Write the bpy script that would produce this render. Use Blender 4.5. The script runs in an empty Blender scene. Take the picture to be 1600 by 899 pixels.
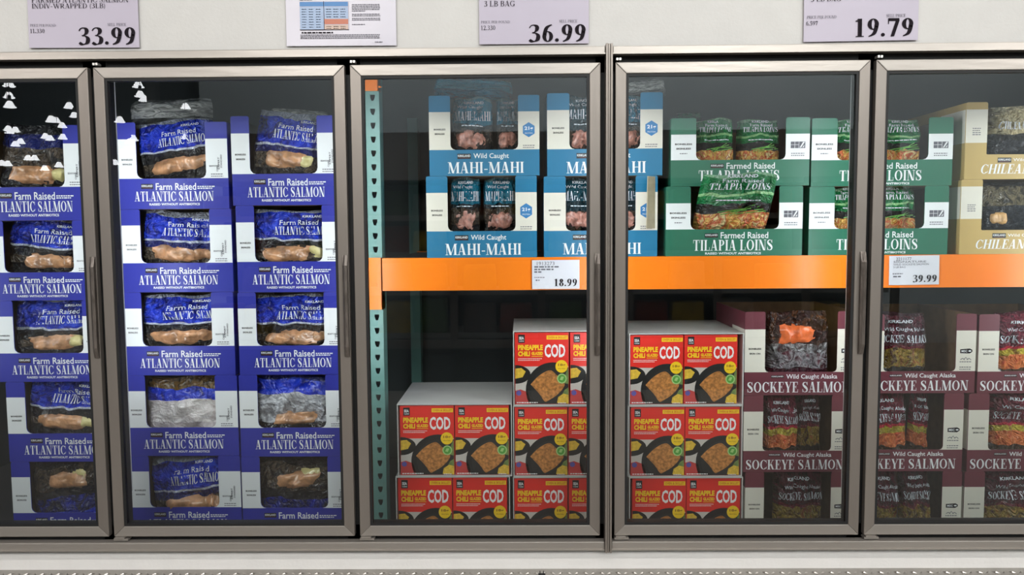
import bpy, bmesh, math, random
from mathutils import Vector, Matrix, noise
import numpy as np
rnd = random.Random(7)
S = bpy.context.scene
COL = S.collection
R = math.radians

# ------------------------------------------------------------------ camera
CAM = Vector((0, -2.4, 1.55))
PITCH, YAW, ROLL, FPX = R(-4.1756), R(0.6623), R(0.4094), 1200.0
ROT = Matrix.Rotation(YAW, 3, 'Z') @ Matrix.Rotation(PITCH, 3, 'X') @ Matrix.Rotation(ROLL, 3, 'Y')
cd = bpy.data.cameras.new('camera'); cam = bpy.data.objects.new('camera', cd); COL.objects.link(cam)
cd.sensor_width = 36; cd.lens = FPX / 1600 * 36; cd.clip_start = .05; cd.clip_end = 300
cam.matrix_world = Matrix.Translation(CAM) @ (ROT @ Matrix.Rotation(R(90), 3, 'X')).to_4x4()
S.camera = cam

def P(x, y, Y=0.0):
    """a pixel of the 1600x899 frame as a point of the vertical plane y = Y"""
    d = ROT @ Vector(((x - 800) / FPX, 1, -(y - 449.5) / FPX))
    return CAM + d * ((Y - CAM.y) / d.y)

# ------------------------------------------------------------------ world, lights, exposure
w = bpy.data.worlds.new('world'); S.world = w; w.use_nodes = True
w.node_tree.nodes['Background'].inputs[0].default_value = (.9, .95, 1, 1)
w.node_tree.nodes['Background'].inputs[1].default_value = .03
S.view_settings.view_transform = 'Standard'; S.view_settings.look = 'None'
S.view_settings.gamma = 1; S.view_settings.use_curve_mapping = False
S.view_settings.exposure = 0.0
S.cycles.max_bounces = 8; S.cycles.transparent_max_bounces = 12
S.cycles.caustics_reflective = False; S.cycles.caustics_refractive = False
S.cycles.use_denoising = True; S.cycles.sample_clamp_indirect = 4

def area(name, loc, target, sx, sy, power, color=(1, .96, .92)):
    l = bpy.data.lights.new(name, 'AREA'); l.shape = 'RECTANGLE'; l.size = sx; l.size_y = sy; l.energy = power; l.color = color
    o = bpy.data.objects.new(name, l); COL.objects.link(o); o.location = loc
    o.rotation_euler = (Vector(target) - Vector(loc)).to_track_quat('-Z', 'Y').to_euler(); return o
for i, x in enumerate((-5.0, -1.7, 1.7, 5.0)):
    area('bay_and_fill_light', (x, -2.2, 5.6), (x * .6, -.2, 1.3), 1.2, 1.2, 14)
    area('bay_and_fill_light', (x, -4.4, 3.5), (x * .8, 0, .4), 1.6, 1.0, 58)  # frontal fill added low over the aisle, not a hanging lamp
area('bay_and_fill_light', (2.5, -5.0, 7.4), (2.5, -8, 4.0), 10, 1, 1500)  # wash light added to brighten the wall mirrored in the glass
LED_STRENGTH = 19.5

# ------------------------------------------------------------------ materials
def lin(c):
    return tuple(((v / 255) / 12.92 if v / 255 <= .04045 else ((v / 255 + .055) / 1.055) ** 2.4) for v in c) + (1,)
MATS = {}
class NT:
    def __init__(s, name):
        s.m = bpy.data.materials.new(name); s.m.use_nodes = True; s.t = s.m.node_tree; s.n = s.t.nodes
        s.b = s.n['Principled BSDF']; s.out = s.n['Material Output']
    def new(s, ty, **k):
        n = s.n.new(ty)
        for a, v in k.items():
            if a.startswith('i_'): n.inputs[a[2:].replace('_', ' ')].default_value = v
            else: setattr(n, a, v)
        return n
    def link(s, a, b): s.t.links.new(a, b)
def mat(name, rgb, rough=.5, metal=0, var=0.0, scale=20, bump=0.0, bscale=60, stretch=None, coat=0, spec=.5):
    if name in MATS: return MATS[name]
    q = NT(name); b = q.b; c = lin(rgb)
    b.inputs['Base Color'].default_value = c; b.inputs['Roughness'].default_value = rough; b.inputs['Metallic'].default_value = metal
    b.inputs['Coat Weight'].default_value = coat; b.inputs['Coat Roughness'].default_value = .1; b.inputs['Specular IOR Level'].default_value = spec
    if var or bump:
        tc = q.new('ShaderNodeTexCoord'); mp = q.new('ShaderNodeMapping'); q.link(tc.outputs['Object'], mp.inputs[0])
        if stretch: mp.inputs['Scale'].default_value = stretch
        if var:
            nz = q.new('ShaderNodeTexNoise', i_Scale=scale, i_Detail=4.0); q.link(mp.outputs[0], nz.inputs[0])
            cr = q.new('ShaderNodeValToRGB'); q.link(nz.outputs[0], cr.inputs[0])
            cr.color_ramp.elements[0].position = .3; cr.color_ramp.elements[1].position = .7
            cr.color_ramp.elements[0].color = tuple(v * (1 - var) for v in c[:3]) + (1,)
            cr.color_ramp.elements[1].color = tuple(min(1, v * (1 + var)) for v in c[:3]) + (1,)
            q.link(cr.outputs[0], b.inputs['Base Color'])
        if bump:
            n2 = q.new('ShaderNodeTexNoise', i_Scale=bscale, i_Detail=3.0); q.link(mp.outputs[0], n2.inputs[0])
            bp = q.new('ShaderNodeBump', i_Strength=bump, i_Distance=.01); q.link(n2.outputs[0], bp.inputs['Height'])
            q.link(bp.outputs[0], b.inputs['Normal'])
    MATS[name] = q.m; return q.m
def emit(name, rgb, strength):
    if name in MATS: return MATS[name]
    q = NT(name); e = q.new('ShaderNodeEmission', i_Strength=strength); e.inputs[0].default_value = lin(rgb)
    q.link(e.outputs[0], q.out.inputs[0]); MATS[name] = q.m; return q.m
def glass_mat():
    q = NT('door_glass'); t = q.new('ShaderNodeBsdfTransparent'); t.inputs[0].default_value = (.93, .96, .95, 1)
    g = q.new('ShaderNodeBsdfGlossy', i_Roughness=0.0); f = q.new('ShaderNodeFresnel', i_IOR=1.5)
    m = q.new('ShaderNodeMath', operation='MULTIPLY'); m.inputs[1].default_value = 1.8
    q.link(f.outputs[0], m.inputs[0]); x = q.new('ShaderNodeMixShader')
    q.link(m.outputs[0], x.inputs[0]); q.link(t.outputs[0], x.inputs[1]); q.link(g.outputs[0], x.inputs[2]); q.link(x.outputs[0], q.out.inputs[0])
    return q.m
GLASS = glass_mat()
q_ = NT('clear_edge'); t_ = q_.new('ShaderNodeBsdfTransparent'); t_.inputs[0].default_value = (.97, .985, .98, 1); q_.link(t_.outputs[0], q_.out.inputs[0]); CLEAR_EDGE = q_.m
STEEL = mat('brushed_steel', (138, 130, 123), .38, .6, .10, 6, .12, 30, (1, 1, .15))
STEEL_H = mat('brushed_steel_rail', (164, 157, 150), .36, .6, .10, 6, .12, 30, (.15, 1, 1))
STEEL_W = mat('worn_steel', (104, 96, 90), .4, .6, .35, 25, .3, 60, (3, 3, .6))
PANELW = mat('white_embossed_panel', (204, 201, 197), .5, 0, .02, 12, .08, 90)
PANELD = mat('gray_case_interior', (72, 78, 80), .55, 0, .05, 3)
BLACK = mat('black_rubber', (14, 14, 15), .6)
KRAFT = mat('kraft_cardboard', (128, 100, 72), .8, 0, .12, 30)
BOARDW = mat('white_lined_board', (206, 203, 200), .6, 0, .03, 20)
WHITE = mat('white_ink', (235, 235, 238), .5)
PAPER = mat('tag_paper', (184, 175, 190), .35, 0, .02, 5, .05, 8)
INK = mat('black_ink', (36, 31, 36), .9, spec=.08)
GRAYINK = mat('gray_ink', (110, 108, 116), .8, spec=.1)
YELLOW = mat('yellow_ink', (250, 205, 20), .5)

# ------------------------------------------------------------------ mesh helpers
class MB:
    def __init__(s): s.v = []; s.f = []; s.m = []; s.uv = None
    def add(s, vs, fs, m=0):
        k = len(s.v); s.v += [tuple(p) for p in vs]
        for f in fs: s.f.append(tuple(i + k for i in f)); s.m.append(m)
        return s
    def box(s, x0, x1, y0, y1, z0, z1, m=0):
        return s.add([(x0, y0, z0), (x1, y0, z0), (x1, y1, z0), (x0, y1, z0), (x0, y0, z1), (x1, y0, z1), (x1, y1, z1), (x0, y1, z1)],
                     [(0, 1, 5, 4), (1, 2, 6, 5), (2, 3, 7, 6), (3, 0, 4, 7), (4, 5, 6, 7), (3, 2, 1, 0)], m)
    def flat(s, pts, y, m=0):                       # polygon in x,z seen from -y (points counter-clockwise)
        return s.add([(p[0], y, p[1]) for p in pts], [tuple(range(len(pts)))], m)
    def prism(s, pts, y0, y1, m=0):                  # polygon in x,z extruded along y
        n = len(pts)
        return s.add([(p[0], y0, p[1]) for p in pts] + [(p[0], y1, p[1]) for p in pts],
                     [tuple(range(n)), tuple(range(2 * n - 1, n - 1, -1))] + [(i, i + n, (i + 1) % n + n, (i + 1) % n) for i in range(n)], m)
    def rect(s, x0, x1, z0, z1, y, m=0): return s.flat([(x0, z0), (x1, z0), (x1, z1), (x0, z1)], y, m)
    def lathe(s, prof, n=16, m=0, c=(0, 0, 0)):
        vs = [(c[0] + r * math.cos(2 * math.pi * k / n), c[1] + r * math.sin(2 * math.pi * k / n), c[2] + z) for r, z in prof for k in range(n)]
        fs = [(i * n + k, i * n + (k + 1) % n, (i + 1) * n + (k + 1) % n, (i + 1) * n + k) for i in range(len(prof) - 1) for k in range(n)]
        return s.add(vs, fs, m)
    def mesh(s, name, mats, smooth=False, bevel=0):
        me = bpy.data.meshes.new(name); me.from_pydata(s.v, [], s.f)
        for a in (mats if isinstance(mats, (list, tuple)) else [mats]): me.materials.append(a)
        me.polygons.foreach_set('material_index', s.m)
        if s.uv:
            l = me.uv_layers.new(name='UVMap')
            vi = np.zeros(len(me.loops), dtype=np.int32); me.loops.foreach_get('vertex_index', vi)
            l.data.foreach_set('uv', np.array(s.uv, dtype=np.float32)[vi].ravel())
        if bevel:
            bm = bmesh.new(); bm.from_mesh(me)
            bmesh.ops.bevel(bm, geom=bm.edges[:], offset=bevel, segments=2, profile=.6, affect='EDGES', clamp_overlap=True)
            bm.to_mesh(me); bm.free()
        if smooth: me.polygons.foreach_set('use_smooth', [True] * len(me.polygons))
        me.update(); return me
    def build(s, name, mats, parent=None, smooth=False, bevel=0): return link(name, s.mesh(name, mats, smooth, bevel), parent)
def link(name, me, parent=None):
    o = bpy.data.objects.new(name, me); COL.objects.link(o)
    if parent is not None: o.parent = parent
    return o
def tag(o, label=None, cat=None, group=None, kind=None):
    if label: o['label'] = label
    if cat: o['category'] = cat
    if group: o['group'] = group
    if kind: o['kind'] = kind
    return o
def thing(name, label, cat, loc, rot=(0, 0, 0), group=None):
    o = bpy.data.objects.new(name, None); COL.objects.link(o); o.empty_display_size = .1
    o.location = loc; o.rotation_euler = rot; return tag(o, label, cat, group)
def struct(o): o['kind'] = 'structure'; return o
def circle(cx, cz, rx, rz=None, n=28, a0=0, a1=360):
    rz = rx if rz is None else rz; k = n if a1 - a0 >= 360 else n + 1
    return [(cx + rx * math.cos(R(a0 + (a1 - a0) * i / n)), cz + rz * math.sin(R(a0 + (a1 - a0) * i / n))) for i in range(k)]
def clip(pts, x0, x1, z0, z1):
    for ax, lim, sg in ((0, x0, 1), (0, x1, -1), (1, z0, 1), (1, z1, -1)):
        out = []
        for i, a in enumerate(pts):
            b = pts[(i + 1) % len(pts)]; da, db = (a[ax] - lim) * sg, (b[ax] - lim) * sg
            if da >= 0: out.append(a)
            if da * db < 0:
                t = da / (da - db); out.append((a[0] + (b[0] - a[0]) * t, a[1] + (b[1] - a[1]) * t))
        pts = out
        if not pts: break
    return pts

# ------------------------------------------------------------------ lettering: a hand-drawn serif face, and the built-in sans
def ribbon(pts, ws):
    L_, R_ = [], []
    for i, p in enumerate(pts):
        a = pts[max(i - 1, 0)]; b = pts[min(i + 1, len(pts) - 1)]
        d = math.hypot(b[0] - a[0], b[1] - a[1]) or 1; nx, ny = -(b[1] - a[1]) / d, (b[0] - a[0]) / d
        L_.append((p[0] + nx * ws[i] / 2, p[1] + ny * ws[i] / 2)); R_.append((p[0] - nx * ws[i] / 2, p[1] - ny * ws[i] / 2))
    return [[R_[i], R_[i + 1], L_[i + 1], L_[i]] for i in range(len(pts) - 1)]
def smoothpath(pts, k=4):
    out = []
    for i in range(len(pts) - 1):
        p0, p1, p2, p3 = pts[max(i - 1, 0)], pts[i], pts[i + 1], pts[min(i + 2, len(pts) - 1)]
        for j in range(k):
            t = j / k
            out.append(tuple(.5 * (2 * p1[c] + (p2[c] - p0[c]) * t + (2 * p0[c] - 5 * p1[c] + 4 * p2[c] - p3[c]) * t * t + (3 * p1[c] - p0[c] - 3 * p2[c] + p3[c]) * t ** 3) for c in range(len(p1))))
    return out + [tuple(pts[-1])]
def serif_glyph(c, T, t):
    s = t * .85; q = []
    def rc(x0, x1, y0, y1): q.append([(x0, y0), (x1, y0), (x1, y1), (x0, y1)])
    def V(x, w=T, y0=0, y1=1): rc(x, x + w, y0, y1)
    def H(x0, x1, y, h=t): rc(x0, x1, y, y + h)
    def L(a, b, w_): q.append([a, (a[0] + w_, a[1]), (b[0] + w_, b[1]), b])
    def F(xc, y, w_=.34):
        y0 = 0 if y == 0 else 1 - s; rc(xc - w_ / 2, xc + w_ / 2, y0, y0 + s)
    def O(cx, cy, rx, ry, a0=0, a1=360, tt=None):
        n = 20 if a1 - a0 >= 360 else max(6, int((a1 - a0) / 18)); TT = tt or T
        o = [(cx + rx * math.cos(R(a0 + (a1 - a0) * i / n)), cy + ry * math.sin(R(a0 + (a1 - a0) * i / n))) for i in range(n + 1)]
        k = [(cx + (rx - TT) * math.cos(R(a0 + (a1 - a0) * i / n)), cy + (ry - t) * math.sin(R(a0 + (a1 - a0) * i / n))) for i in range(n + 1)]
        for i in range(n): q.append([o[i], o[i + 1], k[i + 1], k[i]])
    def Sx(pts): 
        p = smoothpath(pts); q.extend(ribbon([(a, b) for a, b, _ in p], [w_ for _, _, w_ in p]))
    x2 = .1 + T
    if c == 'A': L((.1, 0), (.36, 1), t); L((.74 - T, 0), (.42 - T * .55, 1), T * 1.05); H(.18, .6, .28); F(.12, 0, .28); F(.74 - T / 2, 0, .36); W = .86
    elif c == 'B': V(.1); O(.36, .75, .28, .25, -90, 90); O(.36, .265, .34, .265, -90, 90); H(.02, .37, 1 - t); H(.02, .37, 0); H(.1, .37, .5 - t * .2); W = .74
    elif c in 'CG':
        O(.45, .5, .41, .5, 42, 318); rc(.74, .74 + s, .64, .98); W = .84
        if c == 'G': V(.7 - T * .3, T, .06, .42); F(.7 + T * .2, 0, .0); rc(.52, .88, .42 - s, .42); W = .92
        else: rc(.76, .76 + s, .1, .3)
    elif c == 'D': V(.1); O(.36, .5, .44, .5, -90, 90); H(.02, .37, 1 - t); H(.02, .37, 0); W = .86
    elif c in 'EF':
        V(.1); H(.02, .62, 1 - t); H(.1, .46, .5); rc(.62 - s, .62, .74, 1); rc(.46 - s, .46, .38, .65); W = .72
        if c == 'E': H(.02, .66, 0); rc(.66 - s, .66, 0, .28)
        else: F(.1 + T / 2, 0)
    elif c == 'H': V(.1); V(.62); H(.1, .64, .48); [F(x + T / 2, y) for x in (.1, .62) for y in (0, 1)]; W = .82 + T * .4
    elif c == 'I': V(.1); F(.1 + T / 2, 0); F(.1 + T / 2, 1); W = .2 + T
    elif c == 'J': V(.3, T, .2, 1); F(.3 + T / 2, 1); O(.2, .2, .1 + T, .22, 180, 360); W = .4 + T
    elif c == 'K': V(.1); L((x2 - .02, .38), (.62, 1), t * 1.1); L((.78 - T, 0), (x2 + .05, .56), T); F(.1 + T / 2, 0); F(.1 + T / 2, 1); F(.64, 1, .28); F(.74, 0, .3); W = .88
    elif c == 'L': V(.1); H(.02, .64, 0); rc(.64 - s, .64, 0, .32); F(.1 + T / 2, 1); W = .7
    elif c == 'M': V(.12, t); L((.50 - T * .5, 0), (.1, 1), T * 1.05); L((.5 - t * .3, 0), (.86, 1), t * 1.1); V(.84); F(.14, 0, .26); F(.84 + T / 2, 0); F(.1, 1, .2); F(.88 + T / 2, 1, .28); W = 1.04 + T * .4
    elif c == 'N': V(.12, t); L((.74 - T, 0), (.08, 1), T * 1.1); V(.72, t); F(.14, 0, .26); F(.12, 1, .26); F(.74, 1, .28); W = .9
    elif c in 'OQ':
        O(.46, .5, .42, .5); W = .92
        if c == 'Q': L((.6, -.18), (.42, .1), T)
    elif c in 'PR':
        V(.1); O(.36, .73, .31, .27, -90, 90); H(.02, .37, 1 - t); H(.1, .37, .46); F(.1 + T / 2, 0); W = .72
        if c == 'R': L((.74 - T, 0), (.3, .48), T); F(.74, 0, .2); W = .84
    elif c == 'S': Sx([(.56, .76, t), (.5, .91, t), (.34, .97, t), (.17, .88, T * .7), (.14, .72, T * .85), (.3, .56, T * 1.15), (.48, .42, T * 1.15), (.58, .26, T * .85), (.52, .1, T * .6), (.34, .03, t), (.18, .08, t), (.09, .26, t)]); rc(.56, .56 + s, .68, .99); rc(.07, .07 + s, .01, .33); W = .7
    elif c == 'T': V(.4 - T / 2); H(.04, .76, 1 - t); rc(.04, .04 + s, .7, 1); rc(.76 - s, .76, .7, 1); F(.4, 0, .36); W = .8
    elif c == 'U': V(.1, T, .25, 1); O(.42, .29, .32, .29, 180, 360); V(.74 - t, t, .25, 1); F(.1 + T / 2, 1); F(.72, 1, .26); W = .86
    elif c in 'VW':
        L((.36, 0), (.06, 1), T); L((.40, 0), (.68, 1), t * 1.1); F(.08 + T / 2, 1); F(.7, 1, .26); W = .8
        if c == 'W': L((.36 + .48, 0), (.06 + .48, 1), T); L((.88, 0), (1.14, 1), t * 1.1); F(1.16, 1, .26); W = 1.26
    elif c == 'X': L((.7 - T, 0), (.08, 1), T); L((.1, 0), (.62, 1), t * 1.1); F(.12, 0, .26); F(.68, 0); F(.12, 1); F(.64, 1, .26); W = .8
    elif c == 'Y': V(.4 - T / 2, T, 0, .46); L((.4 - T / 2, .4), (.06, 1), T); L((.4 + T / 2 - t, .42), (.68, 1), t * 1.1); F(.4, 0); F(.08 + T / 2, 1); F(.7, 1, .26); W = .8
    elif c == 'Z': H(.06, .66, 0); H(.06, .66, 1 - t); L((.06, 0), (.66 - T, 1), T); rc(.06, .06 + s, .72, 1); rc(.66 - s, .66, 0, .28); W = .74
    elif c == '0': O(.33, .5, .28, .5); W = .66
    elif c == '1': V(.3 - T / 2); F(.3, 0, .4); L((.08, .84), (.3 - T / 2, 1), .03); rc(.08, .3, .84, .9); W = .6
    elif c == '2': Sx([(.08, .74, T), (.14, .9, t * 1.4), (.32, .97, t), (.5, .86, T), (.5, .68, T), (.36, .42, T * .8), (.1, .1, t * 1.4)]); rc(.06, .58, 0, .13); rc(.56, .6, 0, .26); W = .66
    elif c == '3': Sx([(.08, .8, t), (.16, .93, t), (.32, .97, t * 1.2), (.47, .87, T), (.46, .7, T * .9), (.34, .57, t), (.22, .53, t)]); Sx([(.22, .53, t), (.4, .5, t * 1.4), (.53, .36, T), (.5, .15, T), (.34, .035, t), (.18, .05, T * .8), (.08, .13, T * .7)]); W = .66
    elif c == '4': V(.36, T); rc(.04, .62, .24, .36); L((.04, .3), (.36 + T - t * 1.2, 1), t * 1.2); W = .66
    elif c == '5': rc(.16, .56, .86, 1); Sx([(.16, .98, t), (.12, .54, t), (.28, .6, T * .5), (.48, .5, T), (.53, .3, T), (.44, .1, T * .8), (.26, .03, t), (.12, .06, T * .7), (.06, .13, T * .6)]); W = .66
    elif c in '69':
        k = len(q); O(.34, .31, .28, .31); Sx([(.06 + T * .55, .32, T), (.1 + T * .5, .55, T), (.28, .8, T * .9), (.42, .92, T * .5), (.56, .98, t)]); W = .66
        if c == '9': q[k:] = [[(.67 - x, 1 - y) for x, y in p] for p in q[k:]]
    elif c == '7': rc(.06, .6, .85, 1); rc(.05, .09, .68, 1); L((.18, 0), (.6 - T * .8, .9), T * .9); W = .66
    elif c == '8': O(.33, .76, .23, .24); O(.33, .27, .28, .275); W = .66
    elif c == '.': q.append(circle(.13, .1, .1, n=12)); W = .3
    elif c == '-': rc(.05, .37, .3, .3 + t * 1.6); W = .42
    elif c in '()':
        O(.36 if c == '(' else -.04, .4, .26, .62, *((100, 260) if c == '(' else (-80, 80)), tt=T * .6); W = .36
    else: W = .32
    return q, W
_tc = {}
def text_geo(s, style='sans', T=.19, t=.05, bold=0.0, shear=0.0):
    """(points, faces) of a word, its box moved to 0..w, 0..h"""
    key = (s, style, T, t, bold, shear)
    if key in _tc: return _tc[key]
    pts, fs = [], []
    if style == 'serif':
        x = 0
        for ch in s:
            polys, W = serif_glyph(ch, T, t)
            for p in polys:
                fs.append(tuple(range(len(pts), len(pts) + len(p)))); pts += [(a + x + b * shear, b) for a, b in p]
            x += W + .03
        pts = np.array(pts)
    else:
        cu = bpy.data.curves.new('word', 'FONT'); cu.body = s; cu.resolution_u = 2; cu.offset = bold; cu.shear = shear; cu.size = 1
        o = bpy.data.objects.new('word', cu); COL.objects.link(o); dg = bpy.context.evaluated_depsgraph_get()
        me = bpy.data.meshes.new_from_object(o.evaluated_get(dg)); pts = np.array([v.co[:2] for v in me.vertices]); fs = [tuple(p.vertices) for p in me.polygons]
        bpy.data.objects.remove(o); bpy.data.meshes.remove(me); bpy.data.curves.remove(cu)
    pts = pts - pts.min(axis=0); _tc[key] = (pts, fs, pts.max(axis=0)); return _tc[key]
def put(mb, s, x0, x1, z0, z1, y, m=0, f=None, rot=0, **k):
    """fit a word into the box x0..x1, z0..z1 of the plane y (or onto the surface f)"""
    pts, fs, (W, Hh) = text_geo(s, **k)
    vs = [(x0 + p[0] / W * (x1 - x0), z0 + p[1] / Hh * (z1 - z0)) for p in pts]
    if rot:
        cx, cz = (x0 + x1) / 2, (z0 + z1) / 2; c_, s_ = math.cos(rot), math.sin(rot)
        vs = [(cx + (a - cx) * c_ - (b - cz) * s_, cz + (a - cx) * s_ + (b - cz) * c_) for a, b in vs]
    if f: mb.add([f(a, b) for a, b in vs], fs, m); return
    out = [(a, y, b) for a, b in vs]; fo = []
    for i, q in enumerate(fs):                       # strokes that cross lie a hair apart, all facing the reader
        if sum(vs[a][0] * vs[b][1] - vs[b][0] * vs[a][1] for a, b in zip(q, q[1:] + q[:1])) < 0: q = q[::-1]
        if k.get('style') == 'serif':
            for a in q: out[a] = (vs[a][0], y - (i % 14) * 4e-6, vs[a][1])
        fo.append(q)
    mb.add(out, fo, m)
def micro(mb, x0, x1, z0, z1, y, m=0, seed=1, n=None):
    """a line of print too small to read: word-length dashes"""
    g = random.Random(seed); x = x0; hgt = z1 - z0
    while x < x1 - hgt * .4:
        l = min(hgt * g.uniform(1.2, 3.5), x1 - x); mb.rect(x, x + l, z0, z1, y, m); x += l + hgt * .6

# ------------------------------------------------------------------ the case: shell, trims, panels
zt = lambda py, Y=0: P(800, py, Y).z
Z_TT, Z_TB, Z_DT, Z_DB, Z_BT, Z_BB = zt(74.5), zt(87.5), zt(99), zt(837.5), zt(845), zt(858)
XL, XR = -2.6, 2.6
YP = 0.30                                            # front plane of the goods
Z0 = P(800, 862, YP).z                               # floor the goods stand on
mb = MB(); mb.box(XL, XR, .012, .10, Z_TT - .002, 3.2); struct(mb.build('wall_top', PANELW))
mb = MB(); mb.box(XL, XR, .012, .10, -.02, Z_BB + .002); struct(mb.build('wall_bottom', mat('white_panel_brightened', (238, 234, 230), .5, 0, .02, 12, .08, 90)))  # same white as the fascia, coloured lighter to offset weaker light low down
mb = MB(); mb.box(XL, XR, 1.45, 1.52, 0, 2.5); struct(mb.build('wall_back', PANELD))
for sx, nm in ((XL, 'wall_left'), (XR, 'wall_right')):
    mb = MB(); mb.box(sx - .05, sx, .10, 1.52, 0, 2.5); struct(mb.build(nm, PANELD))
mb = MB(); mb.box(XL, XR, .10, 1.45, 2.3, 2.36); struct(mb.build('ceiling', PANELD))
mb = MB(); mb.box(XL, XR, .10, 1.45, Z0 - .06, Z0); struct(mb.build('floor', mat('dark_case_floor', (58, 60, 62), .6)))
MX = P(950.3, 470).x                                 # joint between two lengths of the case
n = 0
for z0_, z1_ in ((Z_TB, Z_TT), (Z_BB, Z_BT)):
    for a, b in ((XL, MX - .011), (MX + .011, XR)):
        n += 1; mb = MB(); mb.box(a, b, -.012, .02, z0_, z1_); struct(mb.build('trim_%d' % n, STEEL_H, bevel=.003))
        mb = MB(); mb.box(a, b, -.016, -.010, z0_, z0_ + .004); o = mb.build('trim_lip', STEEL_H, bpy.data.objects['trim_%d' % n])
mb = MB()
for k in range(3): mb.box(MX - .0105 + k * .0073, MX - .0105 + k * .0073 + .0064, -.022 + (k == 1) * .004, .02, Z_BB - .006, Z_TT + .006)
struct(mb.build('trim_5', STEEL, bevel=.0015))
# black surround behind the doors
EDGE = [(-1.0, None)]
ex = lambda px: P(px, 470).x
D = [(ex(161.4) - .018 - .785, ex(153.3)), (ex(161.4), ex(546)), (ex(554.5), ex(938)), (ex(960.7), ex(1351)), (ex(1359.5), ex(1359.5) + .79)]
mb = MB(); mb.box(XL, XR, .025, .07, zt(112), Z_TB + .004); mb.box(XL, XR, .025, .07, Z_BT - .004, zt(824)); struct(mb.build('trim_6', BLACK))
gaps = [(D[i][1] + D[i + 1][0]) / 2 for i in range(4)] + [D[0][0] - .01, D[4][1] + .01]
n = 7
for gx in gaps:
    mb = MB(); mb.box(gx - .036, gx + .036, .025, .07, Z_BT - .004, Z_TB + .004); struct(mb.build('trim_%d' % n, BLACK)); n += 1
    st = thing('strip_light', 'white strip lamp behind the black upright at %s' % ['the first pair of doors', 'the second and third doors', 'the joint of the two cases', 'the fourth and fifth doors', 'the first door outer edge', 'the fifth door outer edge'][n - 8], 'lamp', (gx, .08, .7), group='strip lamps inside the case')
    mb = MB(); mb.box(-.034, .034, -.0095, .0, 0, 1.36); mb.build('housing', mat('white_enamel', (230, 230, 230), .4), st)
    mb = MB(); mb.add([(-.012, .001, .34), (0, .03, .34), (.012, .001, .34), (-.012, .001, 1.34), (0, .03, 1.34), (.012, .001, 1.34)], [(0, 3, 4, 1), (1, 4, 5, 2)])
    mb.build('diffuser', emit('led_white', (245, 250, 255), LED_STRENGTH), st)
# tread plate along the floor edge of the case, and the pronged bracket on it
zl = P(800, 899, -.05).z - .008
mb = MB(); mb.box(XL, XR, -.12, .012, zl - .25, zl); struct(mb.build('trim_20', mat('tread_plate_steel', (168, 164, 158), .35, 1, .1, 12)))
mb = MB(); g = random.Random(3)
x = -1.75
while x < 1.75:
    for j, yy in enumerate((-.02, -.05, -.08)):
        a = R(35) if (int((x + 2) / .026) + j) % 2 else R(-35); c_, s_ = math.cos(a) * .011, math.sin(a) * .011
        xx = x + .013 * (j % 2)
        mb.add([(xx - c_, yy - s_, zl), (xx + s_ * .3, yy - c_ * .3, zl), (xx + c_, yy + s_, zl), (xx - s_ * .3, yy + c_ * .3, zl), (xx, yy, zl + .0035)], [(0, 1, 4), (1, 2, 4), (2, 3, 4), (3, 0, 4)])
    x += .026
o = mb.build('tread_pattern', mat('tread_bright', (205, 200, 194), .3, 1), bpy.data.objects['trim_20']); o['kind'] = 'stuff'
p = P(846.5, 899, -.03)
br = thing('bracket', 'small black two-pronged bracket standing at the foot of the white lower panel', 'bracket', (p.x, -.03, zl))
for sx in (-1, 1):
    mb = MB(); mb.box(sx * .0055 - .0014, sx * .0055 + .0014, -.003, .003, .001, P(846, 893, -.03).z - zl); mb.build('prong', BLACK, br)
mb = MB(); mb.box(-.011, .011, -.006, .006, 0, .002); mb.build('base', BLACK, br)

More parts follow.
